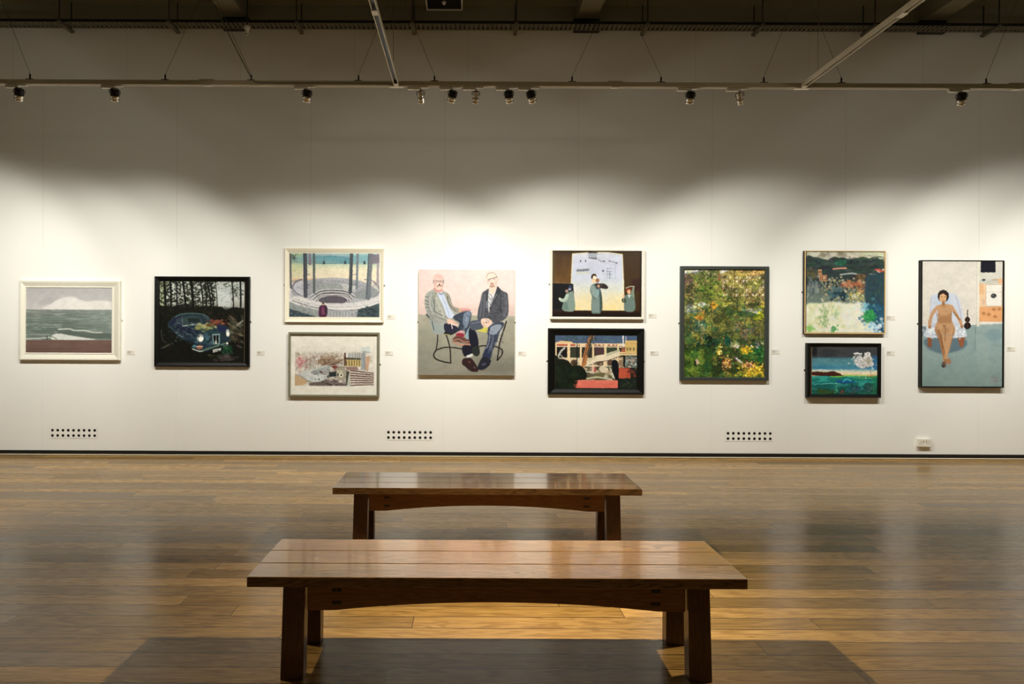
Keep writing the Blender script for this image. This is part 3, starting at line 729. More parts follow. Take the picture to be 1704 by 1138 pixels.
    a.poly([(720, 260), (800, 240), (770, 320), (735, 400), (722, 470), (712, 400), (716, 320)], (206, 204, 206), 1, 0.25)
    for k in range(9): a.line([(728 + (k % 3) * 14, 290 + k * 14), (734 + (k % 3) * 12, 302 + k * 14)], 6, (50, 54, 72), 0.8)
    a.poly([(798, 222), (835, 265), (790, 340), (735, 440), (725, 420), (765, 330)], (48, 50, 60), 1, 0.3); a.poly([(720, 262), (712, 330), (716, 420), (700, 380), (690, 280)], (54, 56, 66), 1, 0.4)
    a.line([(795, 290), (760, 360), (738, 410)], 5, (150, 150, 156), 0.7, True); a.line([(660, 300), (655, 400), (640, 500)], 8, (110, 116, 132), 0.7, True); a.line([(690, 480), (730, 470), (830, 460)], 6, (36, 38, 46), 0.8, True)
    for p in ((840, 330, 885, 350), (850, 380, 892, 375), (845, 420, 890, 430), (830, 470, 880, 500), (840, 450, 870, 490)): a.line([(p[0], p[1]), (p[2], p[3])], 7, (124, 124, 124), 0.5)
    a.line([(830, 300), (822, 400), (835, 470)], 9, (34, 38, 46), 0.8, True); a.dabs(20, (690, 360, 720, 420), (4, 9), [(120, 130, 140), (40, 44, 54)], 0.6, 4)
    a.poly([(655, 520), (700, 512), (745, 525), (750, 560), (720, 590), (680, 590), (655, 560)], (226, 190, 166), 1, 0.25, True); a.line([(665, 545), (700, 555), (720, 550)], 4, (150, 90, 90), 0.7, True); a.line([(668, 560), (690, 585)], 5, (170, 120, 140), 0.7); a.ell(700, 548, 8, 7, (170, 110, 90), 0.6)
    # heads, from the closer look
    a.frame(700, 440, 11.36)
    a.poly([(255, 440), (240, 490), (330, 540), (420, 520), (400, 450)], (206, 150, 140), 1, 0.2, True)
    a.poly([(232, 300), (245, 215), (320, 180), (400, 215), (432, 300), (425, 400), (390, 470), (320, 490), (255, 440)], (226, 190, 172), 1, 0.15, True)
    a.poly([(250, 230), (320, 182), (400, 215), (415, 270), (330, 260), (260, 280)], (228, 172, 164), 0.8, 0.8, True)
    a.ell(240, 330, 10, 34, (150, 130, 120), 0.8); a.ell(430, 330, 14, 44, (140, 126, 130), 0.8)
    a.line([(245, 310), (300, 300), (320, 318), (360, 318), (410, 310)], 8, (90, 66, 66), 0.8, True); a.ell(300, 318, 24, 16, (170, 140, 140), 0.5); a.ell(375, 322, 24, 16, (170, 140, 140), 0.5)
    a.line([(345, 320), (352, 380)], 9, (176, 110, 104), 0.8); a.ell(354, 388, 18, 12, (90, 40, 44), 0.9); a.line([(310, 425), (345, 400), (392, 415)], 14, (84, 54, 52), 0.9, True); a.line([(325, 440), (375, 442)], 8, (216, 160, 160), 0.9)
    a.line([(260, 450), (320, 500), (385, 480)], 9, (150, 84, 90), 0.7, True)
    a.poly([(1290, 420), (1310, 540), (1370, 560), (1440, 400)], (222, 190, 170), 1, 0.2, True)
    a.poly([(1235, 250), (1260, 180), (1330, 150), (1400, 180), (1435, 250), (1430, 340), (1400, 410), (1340, 440), (1290, 415), (1250, 350)], (232, 204, 184), 1, 0.15, True)
    a.line([(1238, 250), (1262, 185), (1330, 155), (1400, 180), (1430, 230)], 16, (160, 146, 130), 0.85, True)
    a.line([(1265, 292), (1320, 272), (1440, 240)], 12, (60, 48, 52), 0.95, True); a.ell(1290, 315, 22, 20, (190, 160, 160), 0.6); a.ell(1390, 285, 24, 20, (196, 166, 160), 0.6)
    a.line([(1330, 290), (1345, 340)], 9, (206, 140, 136), 0.8); a.ell(1345, 362, 42, 16, (150, 96, 76), 0.75); a.ell(1345, 405, 50, 26, (164, 120, 98), 0.7); a.line([(1318, 376), (1375, 372)], 8, (214, 150, 150), 0.9)
    a.ell(1448, 290, 14, 30, (226, 170, 164), 0.9)
    a.frame(680, 435, 5.42)
    a.line([(205, 300), (190, 380), (215, 470)], 16, (186, 188, 178), 0.5, True, 1.2); a.line([(250, 520), (330, 545)], 14, (174, 178, 172), 0.5, True, 1); a.line([(530, 470), (515, 560), (500, 620)], 12, (150, 166, 186), 0.6, True, 1); a.line([(690, 300), (680, 400), (672, 500)], 14, (98, 102, 114), 0.6, True, 1.2); a.line([(865, 290), (880, 400), (860, 490)], 18, (104, 106, 112), 0.5, True, 1.2); a.line([(770, 600), (760, 700), (720, 820)], 10, (120, 136, 160), 0.6, True, 1); a.line([(745, 330), (800, 400), (820, 500)], 10, (54, 56, 64), 0.6, True, 0.8)
    a.frame(700, 440, 11.36)
    # beard, cheeks and collar tones
    a.ell(270, 380, 26, 60, (206, 150, 136), 0.5, 0, 1.0); a.ell(410, 400, 16, 50, (170, 120, 110), 0.5, 0, 0.8); a.line([(300, 330), (318, 330)], 6, (60, 50, 56), 0.8); a.line([(366, 334), (386, 334)], 6, (60, 50, 56), 0.8)
    a.line([(240, 330), (300, 345), (320, 320)], 5, (110, 80, 84), 0.7, True); a.line([(355, 322), (380, 350), (415, 325)], 5, (110, 80, 84), 0.7, True)
    a.ell(1265, 330, 18, 44, (214, 160, 150), 0.5, 0, 0.8); a.ell(1420, 350, 16, 44, (190, 140, 120), 0.5, 0, 0.8); a.line([(1300, 410), (1340, 432), (1395, 408)], 12, (130, 104, 84), 0.7, True); a.line([(1282, 305), (1302, 303)], 6, (50, 44, 50), 0.8); a.line([(1372, 280), (1396, 274)], 6, (50, 44, 50), 0.8)
    # folds in the cloth
    g = np.random.RandomState(9)
    a.frame(680, 435, 5.42)
    for x0, y0, x1, y1, n, cd, cl in ((160, 290, 330, 550, 34, (112, 112, 100), (182, 184, 168)), (650, 290, 880, 530, 46, (38, 40, 50), (112, 114, 124)), (440, 470, 550, 640, 18, (34, 48, 68), (120, 138, 160)), (700, 580, 830, 860, 26, (34, 42, 66), (140, 154, 176))):
        for _ in range(n):
            x = x0 + g.rand() * (x1 - x0); y = y0 + g.rand() * (y1 - y0); d = 12 + g.rand() * 30; th = g.rand() * 1.6 - 0.3
            a.line([(x, y), (x + d * math.cos(th) * 0.5, y + d * math.sin(th) * 0.5), (x + d * math.cos(th + 0.4), y + d * math.sin(th + 0.4))], 7, cd if g.rand() < 0.6 else cl, 0.4, True)
    a.sat = 0.8; a.gain = 0.95; a.warp = 0.22
    return a

def pic_lab():
    a = Art(919.3, 417, 1068.2, 527.4, (92, 58, 24)); a.frame(900, 405, 8.114)
    a.blend(np.ones(a.X.shape), a.vgrad([(97, (40, 24, 8)), (180, (84, 56, 22)), (330, (104, 72, 30)), (530, (120, 80, 34)), (900, (40, 24, 10))]))
    a.blend(a.noise(14, 40, 3), (60, 38, 14), 0.6)
    a.rect(150, 120, 200, 540, (80, 70, 30), 0.5, 1.0)
    a.rect(1120, 130, 1370, 910, (58, 38, 12), 0.9, 1.5); a.rect(1220, 480, 1370, 640, (46, 16, 18), 0.7, 3)
    a.rect(1335, 97, 1370, 990, (24, 14, 4), 0.9, 0.6)
    a.poly([(157, 540), (440, 548), (462, 905), (157, 905)], (12, 16, 16), 1, 0.3); a.line([(157, 528), (430, 540)], 10, (120, 96, 60), 0.8)
    a.poly([(425, 142), (640, 125), (900, 122), (1098, 145), (1115, 500), (1130, 905), (462, 905), (440, 548), (405, 540)], (200, 200, 210), 1, 0.25)
    m = a.inside(a.T([(425, 142), (640, 125), (900, 122), (1098, 145), (1115, 500), (1130, 905), (462, 905), (440, 548), (405, 540)]))
    a.blend(m, a.vgrad([(130, (206, 208, 222)), (300, (192, 196, 218)), (480, (190, 198, 214)), (640, (206, 206, 184)), (740, (222, 206, 156)), (905, (230, 204, 136))]))
    a.blend(m * a.noise(12, 12, 5), (210, 214, 230), 0.3)
    a.line([(412, 540), (425, 145), (640, 126), (900, 122), (1098, 148), (1130, 900)], 9, (226, 216, 150), 0.9)
    a.line([(1100, 160), (1120, 560)], 5, (230, 220, 190), 0.8)
    # instruments on the screen
    a.poly([(635, 125), (755, 122), (755, 195), (640, 195)], (162, 168, 180), 0.9); a.poly([(640, 195), (755, 195), (755, 220), (645, 205)], (96, 104, 112)); a.rect(640, 122, 755, 135, (50, 50, 54))
    a.poly([(482, 352), (650, 342), (650, 372), (482, 386)], (116, 122, 132)); a.rect(482, 386, 652, 412, (196, 200, 176), 0.9)
    a.ell(535, 242, 9, 12, (50, 52, 66)); a.ell(603, 240, 8, 14, (60, 62, 80)); a.line([(770, 205), (815, 255)], 7, (90, 96, 110), 0.9); a.line([(790, 238), (860, 240)], 4, (120, 124, 140), 0.9); a.ell(848, 242, 12, 10, (60, 62, 74))
    a.line([(920, 235), (1025, 268)], 9, (116, 120, 134), 0.9); a.ell(925, 240, 10, 12, (110, 114, 130)); a.ell(1022, 266, 10, 12, (100, 104, 120)); a.ell(838, 370, 12, 13, (60, 60, 74)); a.line([(838, 372), (840, 405)], 3, (110, 112, 130), 0.8)
    for k in range(9): a.line([(890 + (k % 3) * 26, 335 + (k // 3) * 40), (908 + (k % 3) * 26, 340 + (k // 3) * 40)], 6, (90, 92, 110), 0.8)
    a.line([(893, 330), (893, 465), (965, 470)], 3.5, (110, 110, 130), 0.9); a.line([(930, 380), (930, 465)], 8, (90, 92, 104), 0.8); a.line([(1000, 240), (1003, 480)], 4, (130, 132, 150), 0.8)
    a.line([(760, 128), (770, 150), (830, 150)], 4, (120, 120, 136), 0.8); a.line([(485, 262), (560, 262)], 3, (150, 154, 170), 0.8); a.ell(1018, 200, 22, 26, (196, 214, 236), 0.8, 0, 2)
    # base
    a.rect(150, 905, 1370, 1000, (26, 12, 4)); a.rect(150, 905, 1370, 925, (50, 26, 10), 0.8, 0.6); a.rect(170, 880, 440, 915, (34, 28, 30), 0.8, 0.5)
    # left figure
    a.poly([(300, 900), (305, 800), (330, 720), (345, 680), (400, 655), (440, 660), (460, 900)], (120, 142, 130), 1, 0.25, True); a.poly([(300, 900), (310, 780), (360, 800), (380, 900)], (92, 116, 106), 0.8, 0.7)
    a.poly([(245, 740), (260, 735), (310, 745), (345, 690), (380, 700), (340, 780), (280, 790), (250, 765)], (164, 184, 166), 1, 0.3, True); a.ell(258, 748, 13, 18, (206, 206, 190)); a.ell(352, 640, 20, 28, (160, 130, 118)); a.ell(345, 615, 22, 14, (40, 12, 10)); a.ell(398, 600, 26, 38, (44, 54, 80)); a.ell(392, 620, 18, 16, (176, 180, 196), 0.8); a.ell(370, 585, 12, 18, (20, 24, 46))
    # centre figure
    a.poly([(690, 935), (684, 800), (690, 720), (668, 650), (672, 590), (700, 552), (760, 545), (800, 590), (822, 700), (832, 820), (805, 935), (745, 945)], (92, 110, 106), 1, 0.25, True)
    a.poly([(690, 930), (690, 740), (740, 750), (800, 700), (805, 930)], (116, 138, 132), 0.8, 0.8); a.poly([(800, 620), (822, 700), (832, 900), (800, 930), (795, 740)], (44, 66, 60), 0.8, 0.6)
    a.poly([(672, 600), (700, 560), (735, 600), (755, 690), (760, 740), (700, 700)], (134, 156, 150), 0.9, 0.5, True); a.poly([(745, 625), (785, 620), (785, 690), (755, 740)], (132, 168, 172), 0.9, 0.5)
    a.poly([(735, 545), (790, 540), (860, 545), (905, 585), (895, 612), (850, 612), (790, 600), (760, 610)], (44, 34, 34), 1, 0.25, True); a.line([(815, 545), (820, 575)], 7, (140, 120, 100), 0.7)
    a.ell(718, 490, 34, 48, (226, 196, 160), 1, 0.1); a.ell(718, 440, 34, 30, (60, 36, 20)); a.ell(690, 455, 10, 28, (50, 28, 16)); a.ell(724, 462, 24, 24, (240, 220, 186)); a.line([(706, 486), (726, 484)], 5, (120, 80, 56), 0.8)
    a.ell(765, 500, 24, 28, (150, 96, 60)); a.ell(778, 575, 18, 20, (196, 150, 120)); a.line([(790, 605), (840, 880)], 3, (60, 40, 30), 0.6)
    # right figure
    a.poly([(1130, 900), (1128, 720), (1165, 690), (1220, 685), (1262, 720), (1265, 900)], (96, 118, 110), 1, 0.25, True); a.poly([(1215, 690), (1235, 600), (1262, 575), (1258, 640), (1262, 730)], (120, 136, 116), 1, 0.3, True); a.line([(1150, 600), (1200, 580), (1258, 578)], 14, (164, 156, 130), 1, True)
    a.ell(1188, 650, 24, 34, (214, 160, 120)); a.line([(1145, 640), (1170, 612), (1215, 615)], 22, (120, 40, 18), 1, True); a.line([(1180, 665), (1200, 665)], 5, (230, 220, 210)); a.poly([(1165, 690), (1215, 690), (1195, 740)], (206, 214, 206), 0.9, 0.3)
    a.poly([(1095, 745), (1135, 735), (1150, 790), (1100, 792)], (50, 62, 50), 1, 0.3, True); a.ell(1118, 710, 12, 24, (214, 150, 120)); a.line([(1118, 700), (1118, 885)], 6, (226, 210, 180), 0.8)
    a.sat = 0.88; a.warp = 0.22
    return a

def pic_station():
    a = Art(924, 558, 1060.5, 647, (30, 30, 26)); a.frame(900, 535, 8.114)
    a.rect(190, 185, 1305, 300, (62, 76, 110)); a.blend(a.inside(a.T([(190, 185), (1305, 185), (1305, 300), (190, 300)])) * a.noise(10, 6, 2), (70, 100, 124), 0.7)
    a.dabs(80, (190, 185, 560, 290), (4, 11), [(40, 70, 60), (44, 56, 76), (60, 90, 90)], 0.7, 3); a.dabs(60, (740, 195, 1040, 285), (4, 10), [(80, 120, 128), (60, 80, 100)], 0.6, 4)
    a.rect(190, 295, 1140, 345, (226, 200, 160)); a.rect(215, 308, 470, 330, (186, 84, 60)); a.poly([(195, 290), (280, 262), (420, 275), (440, 300), (195, 300)], (226, 186, 130), 0.95)
    for x in (510, 600, 720, 770, 830, 900, 960, 1010): a.rect(x, 308, x + 34, 330, (170, 96, 70), 0.85)
    a.rect(190, 335, 1120, 500, (44, 44, 36)); a.rect(190, 490, 1120, 620, (206, 186, 150)); a.line([(190, 340), (1120, 345)], 10, (236, 214, 176))
    for x, w in ((205, 22), (378, 36), (540, 26), (706, 28), (870, 32), (1040, 26)): a.rect(x - w / 2, 300, x + w / 2, 640, (226, 196, 146))
    a.rect(725, 352, 852, 440, (76, 50, 54)); a.rect(885, 352, 1022, 470, (50, 62, 44)); a.rect(398, 352, 480, 485, (52, 54, 40))
    a.poly([(215, 355), (350, 350), (350, 490), (220, 490)], (20, 18, 18)); a.line([(240, 470), (270, 410), (320, 360)], 26, (190, 190, 180), 0.9, True); a.line([(250, 440), (300, 480)], 12, (206, 206, 196), 0.8)
    for x in (450, 940, 800, 1090): a.ell(x, 560, 46, 46, (84, 60, 46), 0.95)
    a.poly([(190, 490), (360, 560), (440, 590), (420, 640), (190, 640)], (200, 180, 120), 0.5)
    # footbridge
    a.poly([(590, 560), (740, 460), (860, 440), (1060, 375), (1080, 460), (900, 530), (770, 545), (620, 610)], (222, 206, 176), 1, 0.25); a.poly([(890, 440), (1060, 378), (1062, 400), (885, 470)], (170, 172, 140), 0.95); a.poly([(640, 520), (740, 465), (760, 480), (640, 560)], (196, 190, 150), 0.9)
    a.line([(610, 608), (770, 542), (890, 530), (1080, 460), (1300, 458)], 7, (44, 30, 24), 1)
    for k in range(12): a.line([(640 + k * 34, 575 - k * 13), (650 + k * 34, 520 - k * 11)], 2.5, (190, 160, 130), 0.7)
    a.rect(1060, 412, 1305, 455, (232, 200, 140)); a.rect(1135, 255, 1305, 420, (206, 170, 96)); a.line([(1060, 432), (1305, 432)], 6, (120, 84, 50)); a.line([(1135, 300), (1300, 300)], 5, (160, 126, 70))
    for x in (1150, 1190, 1240): a.rect(x, 350, x + 26, 390, (110, 96, 60), 0.8)
    a.line([(1108, 195), (1108, 330)], 16, (230, 220, 220)); a.line([(1146, 200), (1146, 260)], 8, (206, 206, 216)); a.rect(1085, 360, 1135, 410, (196, 96, 66), 0.8)
    # right landscape
    a.rect(1125, 465, 1305, 620, (96, 110, 100)); a.dabs(80, (1130, 470, 1300, 640), (6, 14), [(180, 190, 180), (60, 70, 54), (200, 160, 150), (120, 84, 60), (150, 176, 180)], 0.8, 5)
    a.rect(1040, 470, 1130, 620, (190, 160, 120), 0.5); a.rect(1112, 460, 1135, 610, (14, 18, 12))
    # tree trunk and lamp posts
    a.line([(690, 190), (650, 300), (600, 480), (575, 620)], 60, (176, 110, 60), 1, True); a.line([(700, 190), (660, 330), (625, 450)], 24, (70, 64, 50), 0.9, True); a.line([(640, 300), (600, 440), (570, 560)], 10, (80, 44, 26), 0.8, True); a.dabs(50, (600, 185, 760, 330), (6, 14), [(40, 40, 34), (70, 60, 46), (50, 64, 60)], 0.8, 7, 0.6)
    a.line([(490, 290), (488, 600)], 12, (20, 22, 16)); a.line([(430, 600), (500, 560), (540, 610)], 6, (40, 40, 30), 0.8)
    # reclining sculpture scene
    a.rect(600, 600, 1050, 790, (96, 84, 60)); a.dabs(140, (600, 600, 1040, 790), (8, 22), [(206, 200, 176), (90, 86, 60), (150, 140, 110), (60, 56, 40), (180, 150, 120)], 0.75, 8, 1.6)
    a.poly([(790, 620), (850, 605), (910, 640), (880, 690), (810, 680)], (206, 190, 160), 1, 0.3, True); a.poly([(720, 700), (800, 690), (860, 720), (820, 770), (740, 765)], (104, 96, 60), 1, 0.4, True); a.line([(600, 670), (700, 690)], 16, (210, 206, 180), 0.9); a.line([(620, 770), (760, 750), (960, 780)], 20, (196, 196, 160), 0.9, True); a.line([(930, 620), (995, 770)], 8, (226, 226, 206), 0.9); a.line([(880, 780), (930, 650)], 8, (150, 140, 110), 0.9); a.rect(690, 570, 716, 690, (226, 170, 150), 0.95); a.rect(725, 620, 745, 680, (170, 50, 46), 0.95)
    a.line([(600, 600), (800, 600), (960, 600)], 14, (220, 214, 180), 0.8)
    # black figure, red railings, dark hedge, red table
    a.poly([(960, 540), (1000, 515), (1045, 570), (1052, 780), (1010, 780), (960, 650)], (12, 16, 24), 1, 0.25, True); a.poly([(1050, 620), (1200, 630), (1210, 760), (1050, 770)], (206, 84, 54), 1, 0.3)
    for k in range(8): a.line([(1062 + k * 19, 630), (1062 + k * 19, 770)], 4, (120, 40, 28), 0.8)
    a.rect(1045, 765, 1305, 905, (22, 34, 26)); a.dabs(50, (1050, 770, 1300, 900), (6, 14), [(30, 60, 40), (60, 60, 50), (16, 22, 18)], 0.7, 9); a.dabs(30, (1170, 640, 1290, 770), (8, 16), [(150, 50, 34), (60, 30, 26), (34, 40, 30)], 0.85, 10)
    a.poly([(190, 480), (250, 505), (360, 525), (430, 600), (480, 590), (560, 610), (620, 700), (600, 780), (500, 800), (470, 905), (190, 905)], (16, 26, 16), 1, 0.3, True); a.dabs(60, (195, 560, 480, 900), (14, 34), [(24, 40, 22), (12, 18, 12), (30, 46, 28)], 0.4, 11); a.line([(200, 515), (300, 510), (380, 560)], 14, (50, 34, 44), 0.6, True)
    a.poly([(505, 788), (1040, 790), (1040, 895), (475, 895)], (226, 106, 86)); a.poly([(505, 788), (1040, 790), (1040, 800), (495, 800)], (236, 130, 108), 0.8); a.dabs(30, (500, 800, 1030, 890), (8, 16), [(214, 90, 74), (236, 120, 96)], 0.4, 12, 3.0)
    a.rect(1038, 600, 1050, 905, (10, 12, 10), 0.9)
    return a

def pic_garden():
    a = Art(1139, 448.7, 1272.8, 627.6, (84, 92, 48)); a.frame(1110, 430, 5.175)
    a.blend(np.ones(a.X.shape), a.vgrad([(97, (150, 140, 110)), (250, (120, 112, 66)), (420, (104, 104, 56)), (700, (80, 82, 44)), (780, (44, 66, 26)), (1022, (60, 76, 30))]))
    a.poly([(150, 97), (330, 97), (250, 140), (150, 150)], (206, 206, 216), 0.95, 0.6); a.poly([(440, 97), (540, 97), (480, 135), (450, 130)], (206, 202, 206), 0.9, 0.5); a.poly([(150, 140), (240, 125), (235, 240), (150, 250)], (110, 84, 76), 0.9, 0.4)
    a.poly([(470, 130), (560, 105), (842, 100), (842, 380), (600, 340), (470, 290)], (150, 128, 80), 0.95, 0.4); a.poly([(600, 100), (842, 97), (842, 135), (600, 150)], (196, 160, 96), 0.9, 0.6)
    for i in range(13):
        for j in range(5): a.rect(482 + i * 28, 150 + j * 38, 494 + i * 28, 174 + j * 38, (232, 226, 216) if (i + j) % 3 else (60, 44, 36), 0.85, 0.15)
    a.line([(580, 110), (575, 420)], 9, (70, 54, 40), 0.8); a.line([(650, 180), (645, 440)], 8, (80, 64, 50), 0.8); a.line([(440, 100), (445, 190)], 24, (130, 76, 60), 0.9)
    a.poly([(500, 380), (640, 365), (842, 350), (842, 400), (620, 415), (500, 430)], (170, 156, 84), 0.9, 0.6); a.line([(500, 418), (640, 405), (820, 392)], 14, (96, 74, 60), 0.9); a.line([(490, 410), (600, 395), (700, 385)], 6, (210, 204, 170), 0.8)
    g1 = [(70, 104, 40), (110, 132, 44), (44, 76, 34), (140, 150, 60), (96, 96, 40), (30, 54, 26)]
    a.dabs(700, (230, 100, 470, 420), (4, 9), g1, 0.75, 3); a.dabs(260, (160, 230, 240, 420), (4, 9), [(120, 80, 60), (60, 70, 44), (30, 40, 26), (170, 140, 90)], 0.8, 4)
    a.dabs(300, (560, 100, 840, 380), (3, 6), [(90, 100, 40), (130, 120, 54), (70, 60, 40), (190, 180, 96), (214, 206, 180)], 0.7, 5); a.dabs(160, (700, 170, 800, 300), (3, 7), [(206, 200, 96), (150, 150, 60), (222, 216, 160)], 0.7, 6)
    a.dabs(1500, (150, 320, 842, 760), (4, 9), [(96, 96, 50), (130, 120, 60), (50, 70, 34), (110, 90, 60), (70, 90, 40), (34, 46, 26), (120, 104, 80), (150, 140, 80), (54, 84, 60)], 0.75, 7)
    a.dabs(200, (440, 300, 600, 560), (4, 8), [(140, 140, 50), (170, 160, 60), (90, 100, 40)], 0.7, 8); a.dabs(110, (240, 440, 320, 540), (4, 10), [(176, 130, 44), (150, 104, 40), (196, 160, 70)], 0.8, 9); a.dabs(80, (380, 380, 430, 430), (4, 8), [(206, 150, 50), (150, 110, 40)], 0.8, 31)
    a.dabs(120, (740, 440, 842, 525), (5, 12), [(206, 200, 40), (170, 176, 40), (226, 216, 70), (130, 140, 40)], 0.85, 10); a.dabs(60, (780, 390, 842, 450), (4, 9), [(170, 160, 60), (196, 170, 80)], 0.8, 11)
    a.dabs(90, (150, 400, 260, 470), (5, 11), [(214, 214, 206), (150, 156, 150), (90, 100, 90)], 0.8, 12, 1.8); a.dabs(60, (270, 380, 340, 420), (4, 8), [(206, 206, 196), (120, 140, 110)], 0.7, 13); a.dabs(40, (660, 435, 780, 465), (4, 9), [(196, 196, 196), (110, 110, 110)], 0.7, 14, 2.0)
    a.dabs(110, (210, 540, 330, 620), (8, 16), [(34, 62, 50), (54, 84, 66), (90, 120, 96)], 0.6, 15); a.dabs(60, (270, 560, 330, 620), (6, 12), [(120, 150, 116), (150, 170, 136)], 0.6, 16)
    a.dabs(160, (220, 680, 420, 760), (8, 16), [(14, 22, 14), (24, 34, 24), (34, 60, 50)], 0.8, 17); a.line([(305, 590), (300, 740)], 16, (130, 110, 70), 0.8); a.ell(522, 710, 26, 46, (20, 70, 60), 0.9)
    a.dabs(120, (560, 560, 800, 700), (5, 11), [(90, 80, 60), (110, 110, 96), (60, 50, 50), (120, 96, 84), (56, 80, 60)], 0.6, 18); a.ell(592, 745, 34, 30, (150, 144, 120), 0.9); a.dabs(60, (560, 720, 625, 770), (4, 8), [(206, 206, 190), (110, 110, 84), (170, 166, 130)], 0.8, 19)
    a.dabs(60, (750, 705, 842, 785), (6, 12), [(214, 214, 210), (60, 60, 60), (30, 40, 34), (170, 170, 166)], 0.85, 20); a.dabs(160, (700, 760, 842, 900), (6, 12), [(34, 110, 50), (30, 84, 40), (70, 130, 70), (20, 50, 30)], 0.7, 21)
    # lawn and lower borders
    a.poly([(150, 820), (330, 760), (390, 900), (370, 1022), (150, 1022)], (56, 84, 30), 0.9, 1.5, True); a.dabs(260, (150, 780, 400, 1015), (6, 14), [(66, 96, 34), (40, 66, 24), (84, 110, 44), (50, 80, 40)], 0.55, 22)
    a.dabs(300, (380, 780, 700, 1015), (5, 11), [(40, 50, 26), (70, 64, 34), (30, 36, 22), (90, 84, 50), (34, 60, 44), (60, 40, 34)], 0.7, 23); a.dabs(110, (470, 850, 560, 960), (5, 8), [(214, 170, 90), (230, 200, 140), (120, 60, 40), (180, 130, 60)], 0.8, 24); a.dabs(60, (425, 760, 465, 820), (5, 9), [(226, 210, 60), (240, 230, 170), (190, 160, 40)], 0.8, 25)
    a.dabs(80, (640, 760, 720, 820), (5, 10), [(206, 170, 50), (150, 130, 40)], 0.7, 26); a.poly([(560, 830), (600, 850), (650, 890), (700, 960), (620, 900)], (120, 100, 100), 0.8, 0.8); a.line([(600, 860), (645, 895)], 14, (196, 190, 196), 0.9)
    a.dabs(380, (630, 910, 842, 1022), (5, 9), [(222, 184, 50), (240, 210, 80), (200, 150, 40), (120, 90, 30), (170, 150, 40)], 0.9, 27); a.dabs(60, (650, 880, 760, 950), (4, 8), [(206, 150, 120), (110, 40, 40), (226, 196, 150)], 0.8, 28)
    a.poly([(245, 870), (265, 860), (285, 905), (250, 915)], (190, 160, 140), 0.9, 0.3); a.poly([(238, 880), (255, 880), (250, 925), (240, 920)], (20, 20, 18), 0.9, 0.3); a.ell(370, 930, 16, 34, (60, 110, 50), 0.8)
    a.line([(375, 100), (378, 420), (390, 640)], 10, (60, 50, 34), 0.5)
    a.dabs(900, (150, 100, 842, 1020), (2.5, 5), [(24, 32, 16), (40, 44, 24), (206, 200, 120), (150, 150, 90), (70, 60, 40)], 0.5, 61)
    n_ = a.noise(16, 12, 81); low = a.grad(0, 300, 0, 420)
    a.blend((n_ > 0.62) * 1.0, (26, 38, 22), 0.42); a.blend((a.noise(11, 9, 82) > 0.66) * 1.0, (170, 176, 70), 0.3); a.blend((a.noise(9, 9, 83) > 0.7) * low, (30, 80, 50), 0.4)
    a.tone = 0.45; a.warp = 0.8; a.gain = 1.06; a.sat = 1.05
    return a

